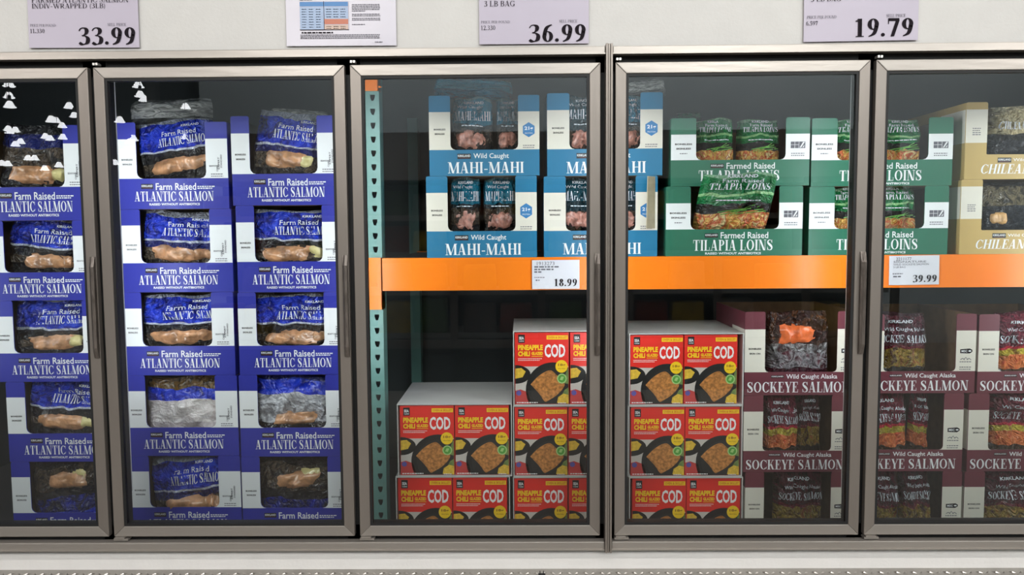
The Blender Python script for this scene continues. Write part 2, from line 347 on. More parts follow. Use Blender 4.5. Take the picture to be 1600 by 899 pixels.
# ------------------------------------------------------------------ doors
DOORLAB = ['steel framed glass freezer door cut by the picture edge before one salmon stack',
           'steel framed glass freezer door before two stacks of blue salmon cartons',
           'steel framed glass freezer door before the post with orange connector',
           'steel framed glass freezer door before tilapia cartons and a full stack of red boxes',
           'steel framed glass freezer door before tan sea bass cartons']
FW = .0335
for i, (x0, x1) in enumerate(D):
    W = x1 - x0; Hh = Z_DT - Z_DB
    d = thing('freezer_door', DOORLAB[i], 'door', ((x0 + x1) / 2, 0, Z_DB), group='glass freezer doors')
    a, b, f = -W / 2, W / 2, FW
    for pts, mt in (([(a, Hh), (a + f, Hh - f), (b - f, Hh - f), (b, Hh)], STEEL_H), ([(a, 0), (b, 0), (b - f, f), (a + f, f)], STEEL_H),
                    ([(a, 0), (a + f, f), (a + f, Hh - f), (a, Hh)], STEEL), ([(b, 0), (b, Hh), (b - f, Hh - f), (b - f, f)], STEEL)):
        mb = MB(); mb.prism(pts, 0, .022); mb.build('frame_rail', mt, d, bevel=.0022)
    k = f + .008; mb = MB()
    for pts in ([(a + f, Hh - f), (a + k, Hh - k), (b - k, Hh - k), (b - f, Hh - f)], [(a + f, f), (b - f, f), (b - k, k), (a + k, k)],
                [(a + f, f), (a + k, k), (a + k, Hh - k), (a + f, Hh - f)], [(b - f, f), (b - f, Hh - f), (b - k, Hh - k), (b - k, k)]):
        mb.prism(pts, .003, .02)
    mb.build('gasket_frame', BLACK, d)
    mb = MB(); mb.box(a + f + .001, b - f - .001, .010, .014, f + .001, Hh - f - .001); mb.m = [0 if i_ == 0 else 1 for i_ in range(6)]; mb.build('glass_pane', [GLASS, CLEAR_EDGE], d)
    hz0, hz1 = P(800, 556).z - Z_DB, P(800, 397).z - Z_DB
    mb = MB(); mb.add([], [])
    prof = [(-.010, 0.0), (-.010, -.010), (-.002, -.016), (.006, -.014), (.006, 0.0)]
    nz = 10
    vs = [(b - .008 + px_, py_ * (1 if 0 < j < nz else .35), hz0 + (hz1 - hz0) * j / nz) for j in range(nz + 1) for px_, py_ in prof]
    m_ = len(prof); fs = [(j * m_ + q_, j * m_ + (q_ + 1) % m_, (j + 1) * m_ + (q_ + 1) % m_, (j + 1) * m_ + q_) for j in range(nz) for q_ in range(m_)] + [tuple(range(m_ - 1, -1, -1)), tuple(range(nz * m_, nz * m_ + m_))]
    mb.add(vs, fs); mb.build('handle', STEEL_W, d)['label'] = 'worn and scratched pull handle'
    for sx in (0, 1):
        mb = MB(); mb.box(a + .002 + sx * .009, a + .0085 + sx * .009, -.004, .018, Hh + .006, Hh + .013); mb.build('hinge_tab', mat('bright_zinc', (215, 212, 208), .4, .6), d)
    mb = MB(); mb.box(a + .0, a + .046, -.004, .02, -.012, -.006); mb.box(a + .004, a + .036, -.008, .02, -.0045, -.001); mb.build('hinge_plate', STEEL_H, d)

# ------------------------------------------------------------------ signs on the white panel
def sign(px0, px1, pyb, pytop, label, words_, name='price_sign', tilt=0, extra=None, Y=.004, paper=PAPER, cat='sign', group='price signs above the doors'):
    a = P(px0, pyb, Y); b = P(px1, pyb, Y); top = P((px0 + px1) / 2, pytop, Y)
    W = b.x - a.x; Hh = top.z - a.z
    o = thing(name, label, cat, ((a.x + b.x) / 2, Y, a.z), (0, tilt, 0), group)
    mb = MB(); nx, nz = 10, 8; f = lambda x, z: (x, -.0012 * noise.noise(Vector((x * 9, z * 9, px0))), z)
    vs = [f(-W / 2 + W * i / nx, Hh * j / nz) for j in range(nz + 1) for i in range(nx + 1)]
    mb.add(vs, [(j * (nx + 1) + i, j * (nx + 1) + i + 1, (j + 1) * (nx + 1) + i + 1, (j + 1) * (nx + 1) + i) for j in range(nz) for i in range(nx)])
    k = len(mb.v); mb.add([(x, y + .0015, z) for x, y, z in vs], [tuple(reversed(q)) for q in mb.f]); mb.build('sheet', paper, o, smooth=True)
    X = lambda px: (P(px, pyb, Y).x - (a.x + b.x) / 2); Z = lambda py: P((px0 + px1) / 2, py, Y).z - a.z
    mb = MB()
    for s, x0, x1, y0, y1, kw in words_:
        m = kw.pop('m', 0) if kw else 0
        if s is None: micro(mb, X(x0), X(x1), Z(y1), Z(y0), -.0018, m, seed=int(x0 + y0))
        elif s == '#': mb.rect(X(x0), X(x1), Z(y1), Z(y0), -.0018 + kw.get('lift', .0002), m)
        else: put(mb, s, X(x0), X(x1), Z(y1), Z(y0), -.0018, m, **kw)
    mb.build('lettering', [INK, GRAYINK, mat('print_blue', (86, 136, 190)), mat('print_pale_blue', (164, 182, 210)), mat('print_salmon', (196, 120, 96)), mat('print_cream', (206, 180, 166)), mat('print_white', (190, 186, 198))], o)
    return o
def PR(): return dict(style='serif', T=.2, t=.055)
def SM(): return dict(style='serif', T=.13, t=.045)
sign(46, 218, 75.5, -62, 'lilac price sign reading 33.99 for salmon on the white panel', [
    ('FARMED ATLANTIC SALMON', 53, 204, -4, 4, SM()), ('INDIV-WRAPPED (3LB)', 53, 167, 5.5, 14.5, SM()),
    ('PRICE PER POUND', 49, 89, 37.5, 41.5, {**SM(), 'm': 1}), ('11.330', 49, 71, 45, 51.5, SM()), ('SELL PRICE', 170, 199, 36.5, 41, {**SM(), 'm': 1}),
    ('33.99', 123.5, 212.5, 43, 71, PR())], tilt=R(.3))
sign(749, 920, 69.5, -62, 'lilac price sign reading 36.99 for a 3 LB BAG on the white panel', [
    ('3 LB BAG', 757, 805, 1, 9.5, SM()), ('PRICE PER POUND', 752, 797, 32, 36, {**SM(), 'm': 1}), ('12.330', 752, 774, 39.5, 46.5, SM()),
    ('SELL PRICE', 874, 902, 31.5, 36, {**SM(), 'm': 1}), ('36.99', 826, 915, 38.5, 66.5, PR())])
sign(1255.5, 1434, 65, -62, 'lilac price sign reading 19.79 on the white panel', [
    ('3 LB BAG', 1266, 1313, -6, 1.5, SM()), ('PRICE PER POUND', 1260, 1306, 23.5, 28, {**SM(), 'm': 1}), ('6.597', 1259, 1277, 32, 38.5, SM()),
    ('SELL PRICE', 1384, 1414, 23, 28, {**SM(), 'm': 1}), ('19.79', 1336, 1426, 29.5, 58, PR())], tilt=R(-.4))
tab = [('#', 470, 546, 2, 47, {'m': 6}), ('#', 470, 507, 3, 10, {'m': 2, 'lift': 0}), ('#', 508, 545, 3, 10, {'m': 2, 'lift': 0}), ('#', 470, 507, 11, 46, {'m': 3, 'lift': 0}), ('#', 508, 545, 11, 29, {'m': 3, 'lift': 0}),
       ('#', 508, 545, 30, 38, {'m': 4, 'lift': 0}), ('#', 508, 545, 39, 46, {'m': 5, 'lift': 0}), ('#', 469.5, 546, 46, 46.8, {'m': 0, 'lift': -.0002}), ('#', 507, 507.8, 2, 47, {'m': 0, 'lift': -.0002})]
for yy in range(14, 44, 4):
    for xx in (473, 484, 495): tab.append((None, xx, xx + 7, yy, yy + 1.1, {'m': 1}))
for yy in (14, 18, 22, 26, 41, 44):
    for xx in (511, 522, 533): tab.append((None, xx, xx + 8, yy, yy + 1.1, {'m': 1}))
for yy in (7, 9.5, 12, 14.5, 17, 22, 24.5, 28.5, 31, 38): tab.append((None, 551, 552 + (20 if yy in (17, 38) else 43), yy, yy + 1.2, {'m': 1}))
tab.append((None, 472, 521, 50, 52, {'m': 0}))
for yy in (54, 56.5, 59): tab.append((None, 470, 594, yy, yy + 1.3, {'m': 1}))
tab.append((None, 586, 598, 65.5, 66.8, {'m': 1})); tab.append((None, 470, 490, -1.5, .2, {'m': 0}))
sign(448, 619.5, 72.5, -64, 'printed notice sheet with a blue and salmon table in a clear sleeve', tab, name='notice_sheet', cat='notice', group=None, tilt=R(.2), paper=mat('notice_paper', (192, 187, 198), .25, 0, .02, 5, .08, 8))

# ------------------------------------------------------------------ pallet rack with orange beam
ORANGE = mat('orange_enamel', (255, 128, 8), .35, 0, .03, 8, .04, 12)
TEAL = mat('teal_enamel', (104, 146, 140), .4, 0, .06, 20)
ux0, ux1 = P(577, 450, YP + .004).x, P(598, 450, YP + .004).x
zbt, zbb = P(800, 402.5, YP).z, P(800, 453.5, YP).z
rack = thing('pallet_rack', 'steel pallet rack with punched teal post and bright orange shelf beam', 'rack', ((ux0 + ux1) / 2, YP, Z0))
uw = (ux1 - ux0) / 2; ut = P(587, 118, YP).z - Z0
def upright(x, y):
    mb = MB(); hw = uw; hz = .048; hole = .0085
    # front face as strips around the punched holes, then the two flanges
    n_ = int(ut / hz); t_ = .004
    mb.box(x - hw, x - hole + .001, y, y + t_, 0, ut); mb.box(x + hole + .001, x + hw, y, y + t_, 0, ut)
    for j in range(n_ + 1):
        mb.box(x - hole + .001, x + hole + .001, y, y + t_, j * hz, min(ut, j * hz + hz - .021))
        if j * hz + hz < ut:                         # shoulders that make each hole a teardrop
            for sx in (-1, 1): mb.prism([(x + .001 + sx * hole, j * hz + hz - .021), (x + .001 + sx * hole, j * hz + hz - .008), (x + .001 + sx * hole * .45, j * hz + hz - .021)][::(1 if sx < 0 else -1)], y, y + t_)
    mb.box(x - hw, x - hw + t_, y + t_, y + .07, 0, ut); mb.box(x + hw - t_, x + hw, y + t_, y + .07, 0, ut)
    mb.build('upright', TEAL, rack)
upright(0, .004); upright(2.72, .004)
for y in (1.0,):
    mb = MB(); mb.box(-uw, uw, y, y + .07, 0, ut); mb.build('rear_post', TEAL, rack)
bz0, bz1 = zbb - Z0, zbt - Z0
mb = MB(); mb.box(uw - .004, 2.72 - uw, 0, .004, bz0, bz1); mb.box(uw - .004, 2.72 - uw, .004, .045, bz1 - .004, bz1); mb.box(uw - .004, 2.72 - uw, .004, .045, bz0, bz0 + .004); mb.build('beam', ORANGE, rack)
mb = MB(); mb.box(uw - .004, 2.72 - uw, .95, .99, bz0, bz1); mb.build('rear_beam', ORANGE, rack)
mb = MB(); mb.box(-uw * .95, uw, -.002, .003, P(590, 484, YP).z - Z0, bz1 + .002); mb.box(uw - .004, uw, -.002, .05, P(590, 484, YP).z - Z0, bz1 + .002)
for zz in (bz0 + .02, bz1 - .025): mb.prism(circle(0, zz, .007, n=10), -.004, -.001)
mb.build('beam_connector', ORANGE, rack)
mb = MB(); mb.box(-uw * .95, uw, -.002, .003, P(590, 142, YP).z - Z0, ut + .02); mb.box(uw - .004, uw, -.002, .05, P(590, 142, YP).z - Z0, ut + .02)
mb.prism([(uw, P(590, 138, YP).z - Z0), (uw + .012, P(590, 136, YP).z - Z0), (uw, P(590, 134, YP).z - Z0)], -.002, .002); mb.build('upper_connector', ORANGE, rack)
mb = MB(); mb.box(uw, 2.72 - uw, .02, .97, bz1 - .03, bz1 - .0045); mb.build('deck', mat('deck_gray', (110, 112, 112), .5, .4), rack)
ZS = zbt                                             # goods on the shelf stand here
TAGP = mat('shelf_tag_paper', (222, 220, 228), .4)
sign(831.5, 905.5, 452, 406.5, 'white shelf tag reading 18.99 below the mahi-mahi cartons', [
    ('1913273', 839, 866.5, 409, 414.5, dict(style='sans', m=1)), (None, 835, 873, 416, 418.2, {'m': 1}), (None, 835, 865, 420, 422.2, {'m': 1}), (None, 835, 846, 424, 426.2, {'m': 1}),
    (None, 835, 851, 433, 434.2, {'m': 1}), (None, 837, 843, 437, 439, {'m': 1}), ('18.99', 866.5, 901.5, 436, 447.5, PR())],
    name='shelf_tag', Y=YP - .005, paper=TAGP, cat='price tag', group=None)
sign(1389, 1467, 445.5, 399.5, 'white shelf tag reading 39.99, beside a door upright on the orange beam', [
    ('2211177', 1399, 1423, 402, 407, dict(style='sans', m=1)), ('SIGNATURE', 1395, 1446, 407.5, 410.5, dict(style='sans', m=1)), ('WILD SOCKEYE SALMON', 1395, 1450, 411.8, 414.6, dict(style='sans', m=1)), ('3 LB BAG', 1395, 1414, 416, 418.6, dict(style='sans', m=1)),
    (None, 1394, 1410, 427, 428.2, {'m': 1}), (None, 1395, 1407, 431, 433, {'m': 1}), ('39.99', 1425.5, 1463, 430, 441.5, PR())],
    name='shelf_tag', Y=YP - .005, paper=TAGP, cat='price tag', group=None, tilt=R(-.6))
#==REST==
# ------------------------------------------------------------------ cartons
MM = (2.4 + YP) / FPX                                       # one pixel at the goods plane, in metres
LOGOBG = mat('logo_black', (22, 20, 22), .5)
SIL = mat('white_print', (238, 238, 240), .5)
KINDS = {
 'salmon':  dict(rgb=(45, 50, 154), W=171, H=130, bh=46, lt=29, rt=34, cap=25, r=9, what='blue and white farmed salmon'),
 'mahi':    dict(rgb=(20, 112, 152), W=171, H=123, bh=40, lt=33, rt=33, cap=25, r=8, what='light blue and white mahi-mahi'),
 'tilapia': dict(rgb=(30, 104, 80), W=215, H=104, bh=40, lt=39, rt=37, cap=25, r=8, what='green and white tilapia'),
 'bass':    dict(rgb=(190, 160, 96), W=205, H=118, bh=38, lt=33, rt=33, cap=11, r=2, what='tan sea bass'),
 'sockeye': dict(rgb=(106, 46, 58), W=176, H=119, bh=33, lt=32, rt=31, cap=25, r=6, what='burgundy and white sockeye salmon'),
}
DEPTH = .40
_cm = {}
def carton_meshes(kind, extra):
    key = (kind, round(extra, 3))
    if key in _cm: return _cm[key]
    k = KINDS[kind]; W, H, bh = k['W'] * MM, k['H'] * MM + extra, k['bh'] * MM + extra
    lt, rt, cap, r = k['lt'] * MM, k['rt'] * MM, k['cap'] * MM, k['r'] * MM
    base = mat(kind + '_board', k['rgb'], .42, 0, .05, 9, .03, 15)
    hw = W / 2; yf = -DEPTH / 2; t = .0035; out = []
    mb = MB()
    for s in (-1, 1):
        a, b = sorted((s * hw, s * (hw - .0018))); mb.box(a, b, yf + t, DEPTH / 2, 0, H - .0015, 0)
        a, b = sorted((s * (hw - .0018), s * (hw - .004))); mb.box(a, b, yf + t, DEPTH / 2, .002, H - .002, 1)
    mb.box(-hw + .004, hw - .004, DEPTH / 2 - .004, DEPTH / 2, .002, H - .002, 1)
    mb.box(-hw + .0018, hw - .0018, yf + t, DEPTH / 2, 0, .0035, 1)
    if kind in ('bass', 'sockeye'):                  # white field wrapped onto the side walls
        for s in (-1, 1):
            a, b = sorted((s * (hw + .0004), s * hw)); mb.box(a, b, yf + t, yf + .16, bh + (18 * MM if kind == 'bass' else 0), H - cap, 2)
    out.append(('tray', mb.mesh('tray', [base, KRAFT, SIL]), 0))
    pts = [(-hw, 0), (hw, 0)]
    c = .006
    pts += [(hw, H - c), (hw - c * .3, H - c * .3), (hw - c, H), (hw - rt + c, H), (hw - rt + c * .3, H - c * .3), (hw - rt, H - c)]
    pts += [(hw - rt - r + r * math.cos(R(a)), bh + r + r * math.sin(R(a))) for a in (0, -30, -60, -90)]
    pts += [(-hw + lt + r + r * math.cos(R(a)), bh + r + r * math.sin(R(a))) for a in (-90, -120, -150, -180)]
    pts += [(-hw + lt, H - c), (-hw + lt - c * .3, H - c * .3), (-hw + lt - c, H), (-hw + c, H), (-hw + c * .3, H - c * .3), (-hw, H - c)]
    mb = MB(); mb.prism(pts, yf, yf + t); out.append(('front_panel', mb.mesh('front_panel', base), 0))
    yw = yf - .0005
    zb = bh + (18 * MM if kind == 'bass' else 0)
    for s in (-1, 1):
        tw = lt if s < 0 else rt; xo = s * hw; xi = s * (hw - tw)
        corner = [(s * (hw - tw - r) + s * -0 + (r * math.cos(R(a)) * s), zb + r + r * math.sin(R(a))) for a in (-90, -60, -30, 0)] if zb == bh else [(xi, zb)]
        pts = [(xo, zb)] + corner + [(xi, H - cap), (xo, H - cap)]
        if s > 0: pts = pts[::-1]
        # from the front (-y) a counter-clockwise outline is needed
        A = sum(p[0] * q[1] - q[0] * p[1] for p, q in zip(pts, pts[1:] + pts[:1]))
        if A < 0: pts = pts[::-1]
        mb = MB(); mb.flat(pts, yw); out.append(('white_panel', mb.mesh('white_panel', SIL), 0))
    SIL_ = SIL if kind in ('salmon', 'tilapia') else mat('cream_print', (226, 219, 206), .5)
    for i_, (nm_, me_, st_) in enumerate(out):
        if nm_ == 'white_panel': me_.materials[0] = SIL_
        elif nm_ == 'tray': me_.materials[2] = SIL_
    L = lambda px: px * MM                            # pixels from the centre line
    Zt = lambda px: bh - px * MM                      # pixels down from the top of the band
    y = yf - .0006; mb = MB(); lg = MB(); tp = MB(); bd = MB()
    def logo(x0, x1, y0, y1):
        lg.rect(L(x0), L(x1), Zt(y1), Zt(y0), y, 0); put(lg, 'KIRKLAND', L(x0 + 1), L(x1 - 1), Zt(y0 + (y1 - y0) * .62), Zt(y0 + (y1 - y0) * .2), y - .0003, 1, bold=.02)
        lg.rect(L(x0 + 3), L(x1 - 3), Zt(y1 - (y1 - y0) * .12), Zt(y1 - (y1 - y0) * .26), y - .0003, 2)
    def note(s, two, zc, wd=.5, mbx=tp):
        tw = lt if s < 0 else rt; xc = s * (hw - tw / 2); h_ = 2.6 * MM
        for i, wd_ in enumerate(two): put(mbx, wd_, xc - tw * wd / 2 * (1 if i == 0 else .86), xc + tw * wd / 2 * (1 if i == 0 else .86), zc - i * 6.8 * MM, zc - i * 6.8 * MM + h_, yw - .0004, 0, bold=.03)
    def lines(s, z, n=2, wd=.5, m=1):
        tw = lt if s < 0 else rt; xc = s * (hw - tw / 2)
        for i in range(n): micro(tp, xc - tw * wd / 2, xc + tw * wd / 2, z - i * 3.2 * MM - .6 * MM, z - i * 3.2 * MM + .7 * MM, yw - .0004, m, seed=i + 3)
    if kind == 'salmon':
        logo(-51, -32, 8, 15.5); put(mb, 'Farm Raised', L(-28), L(35), Zt(17.5), Zt(7), y, bold=.012)
        micro(mb, L(37), L(64), Zt(13.2), Zt(11.6), y, 0, 4); micro(mb, L(37), L(60), Zt(16), Zt(14.4), y, 0, 9)
        put(mb, 'ATLANTIC SALMON', L(-62), L(62), Zt(34), Zt(19.5), y, style='serif'); put(mb, 'RAISED WITHOUT ANTIBIOTICS', L(-39), L(40), Zt(40.5), Zt(37), y, bold=.03)
        note(-1, ('BONELESS', 'SKINLESS'), bh + 27 * MM, .6); xc = hw - rt / 2
        put(tp, 'SEAFOOD', xc - L(12), xc + L(4), bh + L(17), bh + L(19.6), yw - .0004, 2, bold=.02)
        put(tp, 'EXPERT', xc - L(6), xc + L(12), bh + L(21), bh + L(23.6), yw - .0004, 2, rot=R(90), bold=.02); put(tp, 'STANDARD', xc - L(3), xc + L(17), bh + L(24), bh + L(26.6), yw - .0004, 2, rot=R(90), bold=.02)
        put(tp, 'CARE', xc - L(4), xc + L(5), bh + L(13), bh + L(15.6), yw - .0004, 2, rot=R(90), bold=.02); lines(1, bh + L(6), 2, .55)
    elif kind == 'mahi':
        logo(-42, -21, 6, 14); put(mb, 'Wild Caught', L(-17), L(38), Zt(15.5), Zt(5.5), y, bold=.012); put(mb, 'MAHI-MAHI', L(-57), L(61), Zt(36), Zt(19), y, style='serif')
        note(-1, ('BONELESS', 'SKINLESS'), bh + 30 * MM, .55); xc = hw - rt / 2; hx = circle(xc, bh + L(30), L(10.5), L(11.5), 6, 30, 390)
        bd.flat(hx[:6], yw - .0003, 0); put(bd, '21g', xc - L(6.5), xc + L(6.5), bh + L(28), bh + L(35), yw - .0006, 1, bold=.03); put(bd, 'PROTEIN', xc - L(6), xc + L(6), bh + L(23.5), bh + L(25.8), yw - .0006, 1)
        lines(1, bh + L(6), 2, .55)
    elif kind == 'tilapia':
        logo(-46, -25, 6, 12.5); put(mb, 'Farmed Raised', L(-21), L(54), Zt(14), Zt(4.5), y, bold=.012); put(mb, 'TILAPIA LOINS', L(-64), L(61), Zt(32), Zt(16), y, style='serif'); put(mb, 'RAISED WITHOUT ANTIBIOTICS', L(-45), L(43), Zt(38), Zt(34.6), y, bold=.03)
        note(-1, ('BONELESS', 'SKINLESS'), bh + 23 * MM, .68); lines(-1, bh + L(10), 1, .3); xc = hw - rt / 2
        g_ = 3
        for (a, b) in ((-11, -5), (-4.4, 1.4)):
            for (p_, q_) in ((17, 22), (22.6, 27)): tp.rect(xc + L(a), xc + L(b), bh + L(p_), bh + L(q_), yw - .0004, 1)
        tp.rect(xc + L(2), xc + L(11.5), bh + L(17), bh + L(27), yw - .0004, 1)
        tp.flat([(xc + L(3), bh + L(18)), (xc + L(5), bh + L(18)), (xc + L(10.8), bh + L(26.5)), (xc + L(8), bh + L(26.5))], yw - .0007, 3); tp.flat([(xc + L(7), bh + L(18)), (xc + L(9.5), bh + L(18.5)), (xc + L(10), bh + L(22))], yw - .0007, 3)
        lines(1, bh + L(9), 2, .55)
    elif kind == 'bass':
        logo(-52, -31, 5, 12.5); put(mb, 'Wild Caught', L(-28), L(20), Zt(12), Zt(6), y); put(mb, 'CHILEAN SEA BASS', L(-77), L(86), Zt(29.5), Zt(15), y, style='serif', shear=.2)
        lines(-1, zb + L(22), 4, .38, 1)
    else:
        logo(-46, -26, 4.5, 8.5); put(mb, 'Wild Caught Alaska', L(-22), L(58), Zt(11.5), Zt(3), y, bold=.012); put(mb, 'SOCKEYE SALMON', L(-83), L(78), Zt(29), Zt(14), y, style='serif')
        note(-1, ('BONELESS', 'SKIN ON'), bh + 32 * MM, .62); xc = hw - rt / 2
        tp.flat(clip([(xc - L(9), bh + L(27)), (xc + L(6), bh + L(26.5)), (xc + L(10), bh + L(29)), (xc + L(10), bh + L(32)), (xc + L(6), bh + L(34)), (xc - L(9), bh + L(33))], -9, 9, -9, 9), yw - .0004, 0)
        put(tp, 'MSC', xc - L(7), xc + L(2), bh + L(28.5), bh + L(31.8), yw - .0007, 3, bold=.02); tp.flat(circle(xc + L(6), bh + L(30.3), L(2.4), L(1.1), 10), yw - .0007, 3)
        for a in (-5, 0, 5):
            q = [(xc + L(a - 3.5), bh + L(17)), (xc + L(a), bh + L(20.5 if a == 0 else 19)), (xc + L(a + 3.5), bh + L(17))]
            for (p1, p2) in ((q[0], q[1]), (q[1], q[2])):
                tp.flat([(p1[0], p1[1]), (p2[0], p2[1] - L(.7)), (p2[0], p2[1] + L(.7)), (p1[0], p1[1] + L(1))][::1], yw - .0004, 1)
        lines(1, bh + L(14), 1, .6); lines(1, bh + L(6), 2, .6)
    out.append(('lettering', mb.mesh('lettering', [SIL]), 1))
    if lg.v: out.append(('logo', lg.mesh('logo', [LOGOBG, SIL, mat('logo_red', (84, 30, 34))]), 1))
    if tp.v: out.append(('tab_print', tp.mesh('tab_print', [INK, GRAYINK, mat('soft_black', (60, 60, 70)), SIL]), 1))
    if bd.v: out.append(('badge', bd.mesh('badge', [mat('badge_blue', (40, 120, 180)), SIL]), 1))
    _cm[key] = out; return out

def carton(kind, xl, xr, ytop, zbot, label, group, lowest=False, roll=0, yaw=0, dy=0, side='l'):
    """xl, xr, ytop: pixels of the front face; returns (root, world top, extra)"""
    k = KINDS[kind]; ym = ytop + 100
    a = P(xl, ym, YP).x; b = P(xr, ym, YP).x; zt_ = P((xl + xr) / 2, ytop, YP).z
    sx = (b - a) / (k['W'] * MM); Hh = zt_ - zbot; H0 = k['H'] * MM; extra = 0; sz = Hh / H0
    if lowest: extra = max(0.0, Hh - H0); sz = 1.0 if extra > 0 else Hh / H0
    r = thing('carton', label, 'carton', ((a + b) / 2, YP + DEPTH / 2 + dy, zbot), (0, roll, yaw), group); r.scale = (sx, 1, sz)
    for nm, me, st in carton_meshes(kind, extra):
        o = link(nm, me, r)
        if st: o['kind'] = 'stuff'
    return dict(root=r, x=(a + b) / 2, W=(b - a), z0=zbot, z1=zt_, band=(k['bh'] * MM + extra) * sz, kind=kind, lt=k['lt'] * MM * sx, rt=k['rt'] * MM * sx, dy=dy)

# ------------------------------------------------------------------ bags of fish
def zone_material(name, zones, rough=.2, crinkle=.9, wob=.13):
    """film whose print changes in bands up the bag; zones = [(start height 0..1, colour or list of mottle colours)]"""
    if name in MATS: return MATS[name]
    q = NT(name); b = q.b
    uv = q.new('ShaderNodeUVMap'); sep = q.new('ShaderNodeSeparateXYZ'); q.link(uv.outputs[0], sep.inputs[0])
    oi = q.new('ShaderNodeObjectInfo'); add = q.new('ShaderNodeVectorMath', operation='ADD'); q.link(uv.outputs[0], add.inputs[0]); q.link(oi.outputs['Random'], add.inputs[1])
    n1 = q.new('ShaderNodeTexNoise', i_Scale=3.0, i_Detail=2.0); q.link(add.outputs[0], n1.inputs[0])
    ma = q.new('ShaderNodeMath', operation='MULTIPLY_ADD'); q.link(n1.outputs[0], ma.inputs[0]); ma.inputs[1].default_value = wob; ma.inputs[2].default_value = -wob / 2
    vv = q.new('ShaderNodeMath', operation='ADD'); q.link(ma.outputs[0], vv.inputs[0]); q.link(sep.outputs['Y'], vv.inputs[1])
    cur = None
    for st, c in zones:
        if isinstance(c, list):
            nz = q.new('ShaderNodeTexNoise', i_Scale=6.0, i_Detail=3.0, i_Distortion=1.5); q.link(add.outputs[0], nz.inputs[0])
            cr = q.new('ShaderNodeValToRGB'); q.link(nz.outputs[0], cr.inputs[0]); e = cr.color_ramp.elements
            e[0].position = .34; e[1].position = .66; e[0].color = lin(c[0]); e[1].color = lin(c[-1])
            for i, cc in enumerate(c[1:-1]): ne = e.new(.34 + .32 * (i + 1) / (len(c) - 1)); ne.color = lin(cc)
            src = cr.outputs[0]
        else:
            rg = q.new('ShaderNodeRGB'); rg.outputs[0].default_value = lin(c); src = rg.outputs[0]
        if cur is None: cur = src; continue
        gt = q.new('ShaderNodeMath', operation='GREATER_THAN'); q.link(vv.outputs[0], gt.inputs[0]); gt.inputs[1].default_value = st
        mx = q.new('ShaderNodeMix', data_type='RGBA'); q.link(gt.outputs[0], mx.inputs[0]); q.link(cur, mx.inputs[6]); q.link(src, mx.inputs[7]); cur = mx.outputs[2]
    q.link(cur, b.inputs['Base Color']); b.inputs['Roughness'].default_value = rough; b.inputs['Coat Weight'].default_value = .6; b.inputs['Coat Roughness'].default_value = .06
    n2 = q.new('ShaderNodeTexNoise', i_Scale=8.0, i_Detail=3.0, i_Distortion=2.5); q.link(add.outputs[0], n2.inputs[0])
    bp = q.new('ShaderNodeBump', i_Strength=crinkle, i_Distance=.05); q.link(n2.outputs[0], bp.inputs['Height']); q.link(bp.outputs[0], b.inputs['Normal']); q.link(bp.outputs[0], b.inputs['Coat Normal'])
    MATS[name] = q.m; return q.m
DK = (24, 22, 24); SHADED_BLU = [(18, 28, 120), (30, 54, 200), (44, 76, 226)]; DBLU = (20, 30, 104)  # shade of the film folds painted into the blue as dark mottles
CLEAR = [(30, 28, 30), (92, 78, 64), (36, 32, 32)]
